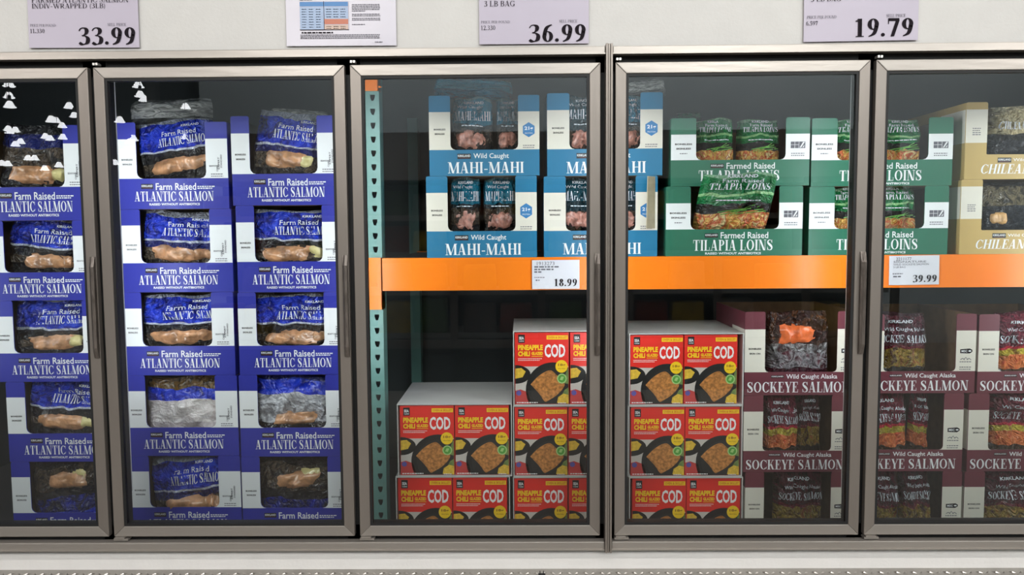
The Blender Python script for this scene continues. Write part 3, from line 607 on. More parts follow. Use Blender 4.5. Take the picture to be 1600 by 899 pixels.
ZM = {
 ('salmon', 'front'): [(0, DK), (.40, CLEAR), (.50, DK), (.62, (205, 208, 225)), (.645, SHADED_BLU), (.97, (150, 155, 170))],
 ('salmon', 'slant'): [(0, DK), (.34, CLEAR), (.52, DBLU), (.60, (205, 208, 225)), (.625, SHADED_BLU), (.93, (150, 155, 170))],
 ('salmon', 'inverted'): [(0, SHADED_BLU), (.40, [(26, 44, 170), (20, 30, 110), (16, 18, 40)]), (.56, DK), (.66, CLEAR), (.92, DK)],
 ('salmon', 'back'): [(0, (190, 178, 178)), (.40, [(216, 204, 202), (234, 226, 224), (206, 192, 190)]), (.70, SHADED_BLU), (.86, [(60, 42, 30), (120, 88, 40), (44, 34, 30)])],
 ('salmon', 'silver'): [(0, DK), (.42, [(90, 88, 94), (186, 186, 192), (130, 128, 134)]), (.66, [(160, 160, 168), (214, 214, 220), (130, 130, 138)]), (.78, SHADED_BLU), (.95, DBLU)],
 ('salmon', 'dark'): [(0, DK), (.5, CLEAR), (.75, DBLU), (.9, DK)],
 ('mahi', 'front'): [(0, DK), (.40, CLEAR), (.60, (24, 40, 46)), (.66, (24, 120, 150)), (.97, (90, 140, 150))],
 ('mahi', 'dark'): [(0, DK), (.40, CLEAR), (.56, (20, 52, 62)), (.70, (18, 80, 96)), (.97, (60, 90, 100))],  # front film again, with shade put into the teal
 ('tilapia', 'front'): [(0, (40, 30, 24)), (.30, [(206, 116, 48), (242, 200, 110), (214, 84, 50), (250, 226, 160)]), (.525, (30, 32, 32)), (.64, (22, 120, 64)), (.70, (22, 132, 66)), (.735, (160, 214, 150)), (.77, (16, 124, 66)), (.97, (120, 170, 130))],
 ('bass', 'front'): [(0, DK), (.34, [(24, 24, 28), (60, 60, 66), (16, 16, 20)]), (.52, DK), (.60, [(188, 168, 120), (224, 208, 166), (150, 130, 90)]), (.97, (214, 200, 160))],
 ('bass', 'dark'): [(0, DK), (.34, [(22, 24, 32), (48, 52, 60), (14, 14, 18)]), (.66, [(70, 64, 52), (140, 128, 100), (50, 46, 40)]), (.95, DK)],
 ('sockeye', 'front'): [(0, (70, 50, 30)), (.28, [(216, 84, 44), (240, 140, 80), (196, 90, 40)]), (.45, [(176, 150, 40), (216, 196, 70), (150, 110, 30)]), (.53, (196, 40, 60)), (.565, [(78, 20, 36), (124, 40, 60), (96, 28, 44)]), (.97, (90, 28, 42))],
 ('sockeye', 'dark'): [(0, (40, 34, 24)), (.28, [(150, 84, 46), (160, 134, 52), (86, 56, 36)]), (.52, (110, 26, 42)), (.56, [(58, 18, 30), (92, 32, 48), (70, 22, 36)]), (.97, (60, 22, 32))],  # darkened copy of the front film, shade put into its colours
 ('sockeye', 'clear'): [(0, (66, 20, 34)), (.30, [(60, 20, 32), (160, 156, 160), (90, 40, 50)]), (.50, [(190, 188, 192), (110, 104, 104), (60, 30, 34)]), (.60, [(70, 34, 26), (40, 24, 22), (96, 56, 30)])],
}
FIL = {'salmon': mat('salmon_flesh', (188, 138, 100), .3, 0, .5, 30, .6, 45, coat=.6), 'mahi': mat('mahi_flesh', (176, 122, 108), .3, 0, .55, 60, .6, 70, coat=.6),
       'sockeye': mat('sockeye_flesh', (232, 112, 60), .3, 0, .3, 30, .5, 50, coat=.6), 'bass': mat('seasoned_flesh', (206, 160, 104), .35, 0, .3, 40, .3, 90, coat=.5)}
FAT = mat('pale_fat', (214, 200, 140), .3, 0, .15, 20, .2, 50, coat=.6)
def bag(kind, mode, x, z, y, w_, h, seed, label, roll=0, lean=.0, T=.05, texts=True, fillets=None, hang=None):
    g = random.Random(seed); sd = seed * 3.17
    cre = [(g.uniform(-.6, .6), g.uniform(.45, 1.0), g.uniform(0, math.pi), g.uniform(.004, .010)) for _ in range(4)]
    def f2(u, v):
        U = 2 * u - 1
        pr = max(0, 1 - abs(U) ** 7) ** .6 * (min(1, max(v, 0) / .2) ** .5) * (max(0, 1 - max(0, (v - .5) / .62) ** 3))
        n1 = noise.noise(Vector((u * 2.4, v * 2.4, sd))); n2 = noise.noise(Vector((u * 6, v * 7, sd + 5))); n3 = abs(noise.noise(Vector((u * 5 + v * 3, v * 4 - u * 2, sd + 9))))
        d = 0
        for (cx, cz, an, am) in cre:
            q = (U - cx) * math.cos(an) + (v - cz) * 1.6 * math.sin(an); d += am * max(0, 1 - abs(q) / .12)
        k = min(1, 4 * (1 - abs(U))) * min(1, 5 * max(0, 1.02 - v))
        yy = -T * pr + k * (.020 * n1 + .010 * n2 - .020 * n3 + 1.5 * d) - .001
        yy = max(yy, -T - .020) + (lean * v if lean >= 0 else lean * max(0, (v - .3) / .7))
        xx = w_ / 2 * U * (.985 - .05 * max(0, v - .8) / .2) + .004 * noise.noise(Vector((v * 3, U, sd + 2)))
        zz = h * v * (1 + .05 * noise.noise(Vector((u * 2.2, 0, sd + 4))) * v)
        return xx, min(yy, .004 + max(lean, 0)), max(zz, 0)
    o = thing('fish_bag', label, 'bag', (x, y + T + .006, z), (0, roll, 0), KINDS[kind]['what'] + ' bags')
    if hang: o.rotation_euler[0] = hang
    nx, nz = 30, 26; mb = MB(); mb.uv = []
    for j in range(nz + 1):
        for i in range(nx + 1):
            mb.v.append(f2(i / nx, j / nz)); mb.uv.append((i / nx, j / nz))
    for j in range(nz):
        for i in range(nx):
            a = j * (nx + 1) + i; mb.f.append((a, a + 1, a + nx + 2, a + nx + 1)); mb.m.append(0)
    k = len(mb.v); bx, bz = 8, 6
    for j in range(bz + 1):
        for i in range(bx + 1):
            u, v = i / bx, j / bz; p_ = f2(u, v); e_ = max(0, 1 - (2 * u - 1) ** 4) * max(0, 1 - (2 * v - 1) ** 4)
            mb.v.append((p_[0], max(p_[1] + .002, (lean * v if lean >= 0 else lean * max(0, (v - .3) / .7)) + T * .5 * e_), p_[2])); mb.uv.append((u, v))
    for j in range(bz):
        for i in range(bx):
            a = k + j * (bx + 1) + i; mb.f.append((a + bx + 1, a + bx + 2, a + 1, a)); mb.m.append(0)
    mb.build('film', zone_material('%s_film_%s' % (kind, mode), ZM[(kind, mode)], crinkle=.35 if mode in ('back', 'silver', 'clearback') else .9), o, smooth=True)
    surf = lambda lift: (lambda xx, zz: (lambda p_: (xx, p_[1] - lift, zz))(f2(min(1, max(0, .5 + xx / w_)), min(1, max(0, zz / h)))))
    if texts:
        sf = surf(.0028); mb = MB(); lg = MB(); X = lambda u: (u - .5) * w_; Z = lambda v: v * h
        if kind == 'salmon' and mode in ('front', 'slant'):
            put(lg, 'KIRKLAND', X(.62), X(.84), Z(.895), Z(.925), 0, 0, sf, bold=.02); put(mb, 'Farm Raised', X(.36), X(.80), Z(.805), Z(.865), 0, 0, sf); put(mb, 'ATLANTIC SALMON', X(.30), X(.95), Z(.685), Z(.785), 0, 0, sf, style='serif')
        elif kind == 'mahi':
            put(lg, 'KIRKLAND', X(.3), X(.78), Z(.92), Z(.955), 0, 0, sf, bold=.02); put(mb, 'Wild Caught', X(.14), X(.76), Z(.85), Z(.90), 0, 0, sf); put(mb, 'MAHI-MAHI', X(.08), X(.94), Z(.70), Z(.82), 0, 0, sf, style='serif')
            micro(mb, X(.25), X(.75), Z(.625), Z(.638), 0, 0, 5); mb.v[:] = [(a, sf(a, c)[1], c) for a, b, c in mb.v]
        elif kind == 'tilapia':
            put(lg, 'KIRKLAND', X(.32), X(.70), Z(.955), Z(.995), 0, 0, sf, bold=.02); put(mb, 'Farm Raised', X(.26), X(.78), Z(.895), Z(.94), 0, 0, sf); put(mb, 'TILAPIA LOINS', X(.1), X(.9), Z(.81), Z(.885), 0, 0, sf, style='serif', shear=.15)
            micro(mb, X(.2), X(.8), Z(.675), Z(.688), 0, 0, 5)
            gr = MB()
            for (u0, v0, u1, v1) in ((.30, .50, .80, .60), (.36, .545, .86, .565), (.42, .49, .74, .625), (.26, .53, .66, .58), (.5, .51, .9, .545)):
                for q_ in range(5):
                    ua, ub = u0 + (u1 - u0) * q_ / 5, u0 + (u1 - u0) * (q_ + 1) / 5; va, vb = v0 + (v1 - v0) * q_ / 5, v0 + (v1 - v0) * (q_ + 1) / 5
                    gr.add([sf(X(ua), Z(va)), sf(X(ub), Z(vb)), sf(X(ub), Z(vb + .011)), sf(X(ua), Z(va + .011))], [(0, 1, 2, 3)])
            gr.build('scallion_print', mat('scallion_green', (104, 166, 70), .4, 0, .3, 60), o)['kind'] = 'stuff'
            mb.v[:] = [(a, sf(a, c)[1], c) for a, b, c in mb.v]
        elif kind == 'sockeye' and mode != 'clear':
            put(lg, 'KIRKLAND', X(.22), X(.68), Z(.865), Z(.905), 0, 0, sf, bold=.02); put(mb, 'Wild Caught Alaska', X(.14), X(.9), Z(.75), Z(.81), 0, 0, sf); put(mb, 'SOCKEYE SALMON', X(.06), X(.96), Z(.61), Z(.71), 0, 0, sf, style='serif')
        elif kind == 'bass' and mode == 'front':
            put(lg, 'KIRKLAND', X(.55), X(.9), Z(.90), Z(.94), 0, 0, sf, bold=.02); put(mb, 'CHILEAN SEA BASS', X(.1), X(.9), Z(.66), Z(.76), 0, 0, sf, style='serif', shear=.2)
        if mb.v: mb.build('lettering', mat('film_white_print', (222, 226, 236), .4), o)['kind'] = 'stuff'
        if lg.v: lg.build('logo', mat('film_white_print', (222, 226, 236), .4), o)['kind'] = 'stuff'
    for (cu, cv, ru, rv, dep, mt) in (fillets or []):
        mb = MB(); n_, m_ = 18, 6; ph = g.uniform(0, 6)
        mb.v.append((0, 0, 0))
        def fp(a, r_):
            rr = r_ * (1 + .08 * math.sin(2 * a + ph) + .05 * math.sin(3 * a + ph * 2)); sq = (abs(math.cos(a)) ** 4 + abs(math.sin(a)) ** 4) ** (-1 / 4)
            u = cu + ru * rr * sq * math.cos(a); v = cv + rv * rr * sq * math.sin(a); p_ = f2(min(1, max(0, u)), min(1, max(0, v)))
            bump = .010 * noise.noise(Vector((u * 9, v * 9, sd + 3))) + .005 * noise.noise(Vector((u * 30, v * 8, sd + 7)))
            return ((u - .5) * w_, max(p_[1] + .004 - dep * (1 - r_ ** 3) - bump, -T - .03), v * h)
        mb.v[0] = fp(0, 0)
        for r_ in range(1, m_ + 1):
            for a in range(n_): mb.v.append(fp(2 * math.pi * a / n_, r_ / m_))
        for a in range(n_): mb.f.append((0, 1 + a, 1 + (a + 1) % n_)); mb.m.append(0)
        for r_ in range(m_ - 1):
            for a in range(n_): mb.f.append((1 + r_ * n_ + a, 1 + (r_ + 1) * n_ + a, 1 + (r_ + 1) * n_ + (a + 1) % n_, 1 + r_ * n_ + (a + 1) % n_)); mb.m.append(0)
        mb.build('fillet', mt, o, smooth=True)
    return o

def fill(c, mode, seed, label, x0=0.0, x1=1.0, roll=0, lean=.0, fillets='auto', hs=.97, T=.045, dy=0.0, kind=None):
    """a bag inside carton c, spanning the share x0..x1 of its inner width"""
    kind = kind or c['kind']; il = c['x'] - c['W'] / 2 + .012; iw = c['W'] - .024
    cut = .5 * (c['z1'] - c['z0']) * abs(math.sin(R(roll))) + .006; xa, xb = il + iw * x0 + cut, il + iw * x1 - cut; F_ = FIL.get(kind)
    if fillets == 'auto':
        g = random.Random(seed + 50)
        if kind == 'salmon' and mode in ('front', 'slant', 'dark'): fillets = [(g.uniform(.42, .55), .45, .30, .105, .016, F_), (g.uniform(.72, .80), .46, .12, .08, .012, g.choice([F_, FAT]))]
        elif kind == 'salmon' and mode == 'inverted': fillets = [(.5, .76, .26, .09, .018, F_), (.62, .82, .12, .07, .012, FAT)]
        elif kind == 'salmon' and mode == 'silver': fillets = [(.5, .46, .26, .09, .016, F_)]
        elif kind == 'mahi': fillets = [(g.uniform(.45, .52), .45, .38, .115, .012, F_)]
        elif kind == 'bass': fillets = [(.26, .47, .13, .09, .014, F_)]
        elif mode == 'clear': fillets = [(.42, .72, .28, .13, .016, F_)]
        else: fillets = []
    H_ = c['z1'] - c['z0']
    return bag(kind, mode, (xa + xb) / 2 - .5 * H_ * hs * math.sin(R(roll)), c['z0'] + .006 + (xb - xa) / 2 * abs(math.sin(R(roll))), YP + c['dy'] + .021 + dy, xb - xa, H_ * hs, seed, label, R(roll), lean, T, True, fillets)

def stack(kind, rows, zbase, lab, group, floor=True):
    """rows from the top: (xl, xr, ytop); returns the cartons from the top"""
    tops = [P((r[0] + r[1]) / 2, r[2], YP).z for r in rows]; out = []
    for i, r in enumerate(rows):
        zb = (tops[i + 1] + .0006) if i + 1 < len(rows) else zbase + .0005
        kw = r[3] if len(r) > 3 else {}
        out.append(carton(kind, r[0], r[1], r[2], zb, lab[i] if isinstance(lab, list) else lab % ORD[i], group, lowest=floor and i + 1 == len(rows), **kw))
    return out
ORD = ['topmost', 'second from the top', 'middle', 'second from the bottom', 'lowest']
FD, SD = 'behind the first door', 'behind the second door'
# first door: one stack in view
s1 = stack('salmon', [(-35, 136, 196), (-20, 151, 345), (-5, 166, 470), (14, 185, 597), (22, 193, 722)], Z0, 'blue salmon carton, %s of the stack behind the first door', 'salmon cartons')
B1 = ['crumpled dark salmon bag with a blue bulge, in the topmost carton behind the first door',
      'salmon bag showing blue band over pink fillet, second carton down behind the first door',
      'salmon bag with readable white lettering, in the torn middle carton behind the first door',
      'salmon bag with creased band above an orange fillet, second lowest behind the first door',
      'upside-down salmon bag with pale fillet above blue film, lowest carton behind the first door']
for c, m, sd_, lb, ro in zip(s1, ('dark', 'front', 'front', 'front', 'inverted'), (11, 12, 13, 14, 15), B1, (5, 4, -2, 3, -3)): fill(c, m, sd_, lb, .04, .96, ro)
# second door: two stacks
NEAR, POST = 'of the stack next to the first door', 'of the stack next to the teal post'
s2 = stack('salmon', [(186, 357, 191), (193, 364, 327), (195, 367, 457), (201, 373, 587), (207, 378, 713)], Z0, 'blue salmon carton, %s ' + NEAR, 'salmon cartons')
s3 = stack('salmon', [(363, 530, 181), (371, 538, 321), (374, 541, 457), (376, 544, 586), (380, 547, 714)], Z0, 'blue salmon carton, %s ' + POST, 'salmon cartons')
B2 = [('front', 'salmon bag tilted up to one side in the topmost carton next to the first door', -7, None),
      ('slant', 'salmon bag folded over a yellowish piece, second carton down next to the first door', 3, None),
      ('front', 'salmon bag with deep V-shaped creases, in the middle carton next to the first door', -2, None),
      ('back', 'pale whitish salmon bag with blue cap, second lowest carton next to the first door', 0, None),
      ('slant', 'blue salmon bag creased across, in the lowest carton next to the first door', -6, None)]
for i, (c, (m, lb, ro, _)) in enumerate(zip(s2, B2)): fill(c, m, 21 + i, lb, .04, .96, ro, hs=.98 if i == 0 else .92, dy=.014 if m == 'back' else 0)
B3 = [('slant', 'salmon bag slanting down to the post side, pale top, topmost carton by the teal post', 8),
      ('front', 'smooth salmon bag with a long pale fillet, second carton down by the teal post', 0),
      ('front', 'smooth salmon bag with a rounded pink fillet, middle carton by the teal post', 0),
      ('silver', 'silvery crumpled salmon bag with blue corner, second lowest carton by the teal post', 0),
      ('inverted', 'upside-down salmon bag with a square pale fillet, lowest carton by the teal post', 0)]
for i, (c, (m, lb, ro)) in enumerate(zip(s3, B3)): fill(c, m, 31 + i, lb, .04, .96, ro, hs=.98 if i == 0 else .94)
# loose bags lying on the top cartons
def loose(kind, mode, px0, px1, pyb, pyt, Y, zb, seed, label, roll=0, texts=False, lean=.015, T=.04):
    a, b = P(px0, pyb, Y).x, P(px1, pyb, Y).x
    return bag(kind, mode, (a + b) / 2, zb, Y, b - a, P(0.5 * (px0 + px1), pyt, Y).z - zb, seed, label, R(roll), lean, T, texts, [])
ZM[('salmon', 'clearback')] = [(0, (90, 92, 90)), (.3, [(150, 152, 148), (206, 206, 202), (118, 120, 118)]), (.8, [(120, 122, 122), (190, 192, 190)])]
ZM[('mahi', 'flap')] = [(0, (24, 110, 140)), (.4, (34, 146, 178)), (.75, (30, 156, 190)), (.96, (120, 190, 204))]
ZM[('tilapia', 'flap')] = [(0, (16, 100, 60)), (.5, (24, 130, 76)), (.9, (150, 190, 160))]
# mahi-mahi on the shelf
m1 = stack('mahi', [(671, 843, 149), (667, 839, 275)], ZS, ['light blue mahi-mahi carton, upper one nearest the teal post', 'light blue mahi-mahi carton, lower one nearest the teal post'], 'mahi-mahi cartons', False)
m2 = stack('mahi', [(855, 1035, 145), (850, 1027, 275)], ZS, ['light blue mahi-mahi carton, upper one crossing the joint between the cases', 'light blue mahi-mahi carton, lower one crossing the joint between the cases'], 'mahi-mahi cartons', False)
fill(m1[0], 'front', 41, 'teal mahi-mahi bag with printed logo, upper carton nearest the post, post side', .16, .60)
fill(m1[0], 'front', 42, 'teal mahi-mahi bag, upper carton nearest the post, side away from the post', .59, .86, dy=.01)
fill(m1[1], 'front', 43, 'glossy teal mahi-mahi bag, lower carton nearest the post, post side', .16, .50)
fill(m1[1], 'front', 44, 'teal mahi-mahi bag, lower carton nearest the post, side away from the post', .49, .86, 0, dy=.01)
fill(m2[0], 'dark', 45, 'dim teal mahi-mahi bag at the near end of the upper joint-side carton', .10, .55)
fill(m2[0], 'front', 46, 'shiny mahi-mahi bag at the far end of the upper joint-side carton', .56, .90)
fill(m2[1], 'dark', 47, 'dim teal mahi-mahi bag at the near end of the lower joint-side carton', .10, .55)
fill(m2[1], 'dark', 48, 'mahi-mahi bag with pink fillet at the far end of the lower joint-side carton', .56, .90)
q = P(1007, 330, YP).x - m2[1]['root'].location.x; q2 = P(1022, 330, YP).x - m2[1]['root'].location.x; sx_ = m2[1]['root'].scale[0]; yf_ = -DEPTH / 2
mb = MB(); zz0, zz1 = KINDS['mahi']['bh'] * MM + .006, KINDS['mahi']['H'] * MM - .004
mb.add([(q / sx_, yf_ - .034, zz0), (q2 / sx_, yf_ - .002, zz0), (q2 / sx_ + .003, yf_ - .002, zz0), (q / sx_ + .003, yf_ - .034, zz0), (q / sx_ + .004, yf_ - .030, zz1), (q2 / sx_, yf_ - .002, zz1), (q2 / sx_ + .003, yf_ - .002, zz1), (q / sx_ + .007, yf_ - .030, zz1)],
       [(0, 1, 5, 4), (1, 2, 6, 5), (2, 3, 7, 6), (3, 0, 4, 7), (4, 5, 6, 7), (3, 2, 1, 0)])
mb.build('torn_flap', mat('torn_board_edge', (186, 172, 146), .8, 0, .1, 40), m2[1]['root'])['label'] = 'bent flap showing bare pale board'
# tilapia on the shelf
t1 = stack('tilapia', [(1048, 1264, 184), (1040, 1253, 291)], ZS, ['green tilapia carton, upper one nearest the mahi-mahi', 'green tilapia carton, lower one nearest the mahi-mahi'], 'tilapia cartons', False)
t2 = stack('tilapia', [(1267, 1487, 184), (1263, 1480, 291)], ZS, ['green tilapia carton, upper one nearest the tan sea bass cartons', 'green tilapia carton, lower one nearest the tan sea bass cartons'], 'tilapia cartons', False)
fill(t1[0], 'front', 51, 'green tilapia bag with orange dish, upper carton nearest the mahi-mahi, first of two', .16, .50)
fill(t1[0], 'front', 52, 'green tilapia bag with orange dish, upper carton nearest the mahi-mahi, second of two', .50, .86, dy=.008)
fill(t1[1], 'front', 53, 'large green tilapia bag bulging up out of the lower carton nearest the mahi-mahi', .19, .80, hs=1.12, lean=-.15)
fill(t2[0], 'front', 54, 'green tilapia bag, upper carton by the sea bass, partly behind the door upright', .16, .50)
fill(t2[0], 'front', 55, 'green tilapia bag, upper carton by the sea bass, on the sea bass side', .50, .86, dy=.008)
fill(t2[1], 'front', 56, 'green tilapia bag, lower carton by the sea bass, partly behind the door upright', .16, .48)
fill(t2[1], 'front', 57, 'crinkled green tilapia bag, lower carton by the sea bass, on the sea bass side', .47, .86, dy=.008)
# sea bass
b1 = stack('bass', [(1507, 1716, 159), (1499, 1706, 280)], ZS, ['tan sea bass carton, upper one, holding a gold bag', 'tan sea bass carton, lower one, holding dark bags'], 'sea bass cartons', False)
fill(b1[0], 'front', 61, 'gold and black sea bass bag standing in the upper tan carton', .19, .86, fillets=[])
fill(b1[1], 'dark', 62, 'dark glossy sea bass bag with a seasoned fillet in the lower tan carton', .17, .70)
# sockeye on the floor
k1 = stack('sockeye', [(1163, 1338, 487), (1161, 1327, 618), (1163, 1325, 738)], Z0, ['burgundy sockeye carton, topmost of the stack beside the red boxes', 'burgundy sockeye carton, middle of the stack beside the red boxes', 'burgundy sockeye carton, lowest of the stack beside the red boxes'], 'sockeye cartons')
k2 = stack('sockeye', [(1348, 1523, 491), (1330, 1503, 615), (1328, 1500, 737)], Z0, ['burgundy sockeye carton, topmost of the stack under the 39.99 tag', 'burgundy sockeye carton, middle of the stack under the 39.99 tag', 'burgundy sockeye carton, lowest of the stack under the 39.99 tag'], 'sockeye cartons')
k3 = stack('sockeye', [(1527, 1702, 491), (1511, 1686, 615), (1504, 1678, 737)], Z0, ['burgundy sockeye carton, topmost of the stack cut by the picture edge', 'burgundy sockeye carton, middle of the stack cut by the picture edge', 'burgundy sockeye carton, lowest of the stack cut by the picture edge'], 'sockeye cartons')
fill(k1[0], 'clear', 71, 'clear-backed sockeye bag showing bright orange fillet, topmost carton beside the red boxes', .20, .84)
fill(k1[1], 'front', 72, 'upright sockeye bag with white lettering, middle carton beside the red boxes', .20, .58)
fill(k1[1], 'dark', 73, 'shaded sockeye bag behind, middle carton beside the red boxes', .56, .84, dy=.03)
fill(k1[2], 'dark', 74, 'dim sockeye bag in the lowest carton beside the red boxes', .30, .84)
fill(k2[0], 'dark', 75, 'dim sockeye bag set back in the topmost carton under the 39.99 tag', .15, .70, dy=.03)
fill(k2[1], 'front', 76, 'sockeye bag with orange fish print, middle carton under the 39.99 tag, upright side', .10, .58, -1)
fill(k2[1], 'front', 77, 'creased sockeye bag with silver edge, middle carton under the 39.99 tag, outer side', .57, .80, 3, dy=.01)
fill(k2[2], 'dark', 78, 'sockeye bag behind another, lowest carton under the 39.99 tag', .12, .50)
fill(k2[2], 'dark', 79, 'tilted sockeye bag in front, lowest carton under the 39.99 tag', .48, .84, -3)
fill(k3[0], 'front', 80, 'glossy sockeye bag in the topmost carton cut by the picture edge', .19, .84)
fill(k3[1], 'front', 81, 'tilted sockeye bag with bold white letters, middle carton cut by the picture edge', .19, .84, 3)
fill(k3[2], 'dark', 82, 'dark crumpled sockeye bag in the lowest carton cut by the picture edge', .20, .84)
# bags that lie on top of the highest cartons
loose('salmon', 'clearback', 192, 322, 192, 152, YP + .10, s2[0]['z1'] + .001, 91, 'grey clear-backed bag lying on the topmost salmon carton next to the first door', -2, T=.06)
loose('salmon', 'clearback', 415, 505, 186, 168, YP + .06, s3[0]['z1'] + .001, 92, 'clear silvery bag end on the topmost salmon carton by the teal post', 5, T=.05)
loose('mahi', 'flap', 674, 800, 150, 119, YP + .05, m1[0]['z1'] + .001, 93, 'teal bag lying across the top of the mahi-mahi carton nearest the post', 4, T=.05)
loose('salmon', 'clearback', 955, 1046, 146, 122, YP + .08, m2[0]['z1'] + .001, 94, 'clear crumpled bag lying on the mahi-mahi carton at the case joint', -6, T=.05)
loose('tilapia', 'flap', 1060, 1100, 185, 174, YP + .08, t1[0]['z1'] + .001, 95, 'green bag corner poking above the tilapia carton nearest the mahi-mahi', 0, T=.03)

# ------------------------------------------------------------------ cod: white cases of red boxes
RED = mat('red_board', (232, 44, 34), .4, 0, .03, 8)
COD_W, COD_H, COD_D = 84.5 * MM, 109 * MM, .085
CM = {}
def cod_meshes():
    if CM: return CM
    W, Hh = COD_W, COD_H; hw = W / 2; yf = -COD_D / 2; U = lambda u: (u - .5) * W; V = lambda v: v * Hh
    mb = MB(); mb.box(-hw, hw, yf, COD_D / 2, 0, Hh); CM['body'] = mb.mesh('body', RED, bevel=.0012)
    e = .0012; C = lambda pts: clip(pts, -hw + e, hw - e, e, Hh - e)
    y0 = yf - .0003; mb = MB()
    mb.rect(-hw + e, hw - e, e, V(.53), y0, 0)                                             # pale table
    mb.flat(C([(U(0), V(0)), (U(.30), V(0)), (U(.24), V(.17)), (U(.1), V(.21)), (U(0), V(.19))]), y0 - .0003, 1)   # red cloth corner
    mb.flat(C(circle(U(.02), V(.42), .27 * W, .13 * Hh)), y0 - .0003, 2)                    # dark bowl
    mb.flat(C([(U(0), V(.36)), (U(.14), V(.38)), (U(.2), V(.46)), (U(.12), V(.51)), (U(0), V(.5))]), y0 - .0006, 3)
    mb.flat(C(circle(U(.70), V(.20), .50 * W, n=40)), y0 - .0003, 2)                        # black plate
    mb.flat(C(circle(U(.70), V(.20), .40 * W, n=40)), y0 - .0005, 6)
    mb.flat(C([(U(.78), V(.02)), (U(1), V(.01)), (U(1), V(.13)), (U(.9), V(.15)), (U(.8), V(.1))]), y0 - .0008, 3)
    mb.flat(C([(U(.86), V(.12)), (U(1), V(.14)), (U(1), V(.24)), (U(.92), V(.2))]), y0 - .0007, 7)
    mb.flat(C(circle(U(.07), V(.16), .05 * W, n=8)), y0 - .0008, 5)
    mb.flat(C([(U(.9), V(.30)), (U(1), V(.28)), (U(1), V(.5)), (U(.96), V(.48))]), y0 - .0006, 7)
    CM['dish_print'] = mb.mesh('dish_print', [mat('pale_table', (206, 196, 188), .45), mat('red_cloth', (196, 62, 60), .45), mat('plate_black', (30, 30, 30), .4), mat('pineapple', (226, 184, 60), .45, 0, .25, 90), RED, mat('violet_petals', (92, 84, 160), .45), mat('plate_inner', (42, 40, 40), .4), mat('herb_green', (110, 130, 70), .45, 0, .3, 80)])
    mb = MB(); q = smoothpath([(.29, .28), (.42, .385), (.56, .455), (.67, .475), (.78, .405), (.92, .30), (.88, .21), (.76, .12), (.62, .055), (.55, .04), (.45, .15), (.29, .28)], 3)[:-1]
    mb.flat([(U(a), V(b)) for a, b in q][::-1] if sum(a[0] * b[1] - b[0] * a[1] for a, b in zip(q, q[1:] + q[:1])) < 0 else [(U(a), V(b)) for a, b in q], y0 - .0010, 0)
    CM['fillet_print'] = mb.mesh('fillet_print', [mat('glazed_crust', (186, 122, 62), .45, 0, .5, 110)])
    mb = MB(); y1 = yf - .0005
    put(mb, 'COD', U(.55), U(.935), V(.655), V(.84), y1, 0, bold=.03); put(mb, 'PINEAPPLE', U(.06), U(.52), V(.757), V(.832), y1, 1, bold=.05); put(mb, 'CHILI', U(.06), U(.28), V(.672), V(.742), y1, 1, bold=.05)
    put(mb, 'GLAZED', U(.31), U(.52), V(.69), V(.735), y1, 1, bold=.05); mb.rect(U(.31), U(.52), V(.668), V(.676), y1, 1)
    micro(mb, U(.06), U(.5), V(.635), V(.643), y1, 0, 3); micro(mb, U(.06), U(.46), V(.612), V(.62), y1, 0, 5)
    mb.rect(U(.59), U(.985), V(.905), V(.962), y1, 1); put(mb, 'OVEN & SKILLET', U(.61), U(.965), V(.917), V(.95), y1 - .0002, 2, bold=.02)
    micro(mb, U(.03), U(.42), V(.018), V(.032), y0 - .0012, 0, 7); micro(mb, U(.8), U(.95), V(.012), V(.022), y0 - .0012, 0, 8)
    CM['lettering'] = mb.mesh('lettering', [mat('box_white_ink', (246, 240, 238), .45), YELLOW, mat('box_orange_ink', (222, 96, 20), .45)])
    mb = MB(); mb.rect(U(.065), U(.185), V(.86), V(.975), y1, 0); put(mb, 'SEA', U(.08), U(.17), V(.905), V(.945), y1 - .0002, 1, bold=.03); put(mb, 'CUISINE', U(.08), U(.17), V(.875), V(.892), y1 - .0002, 1, bold=.02)
    CM['logo'] = mb.mesh('logo', [LOGOBG, SIL])
    mb = MB(); mb.flat(circle(U(.865), V(.53), .114 * W), y0 - .0014, 0); put(mb, '18g', U(.80), U(.935), V(.525), V(.57), y0 - .0016, 1, bold=.03); put(mb, 'PROTEIN', U(.80), U(.93), V(.49), V(.508), y0 - .0016, 1)
    CM['badge'] = mb.mesh('badge', [YELLOW, mat('badge_ink', (150, 96, 10), .5)])
    mb = MB(); mb.flat(circle(U(.87), V(.36), .09 * W), y0 - .0013, 0); mb.flat(circle(U(.87), V(.36), .068 * W), y0 - .0015, 1); mb.flat([(U(.83), V(.345)), (U(.88), V(.335)), (U(.91), V(.385)), (U(.86), V(.39))], y0 - .0017, 0)
    CM['leaf_badge'] = mb.mesh('leaf_badge', [mat('pale_green_ink', (170, 206, 130), .5), mat('green_ink', (86, 160, 60), .5)])
    return CM
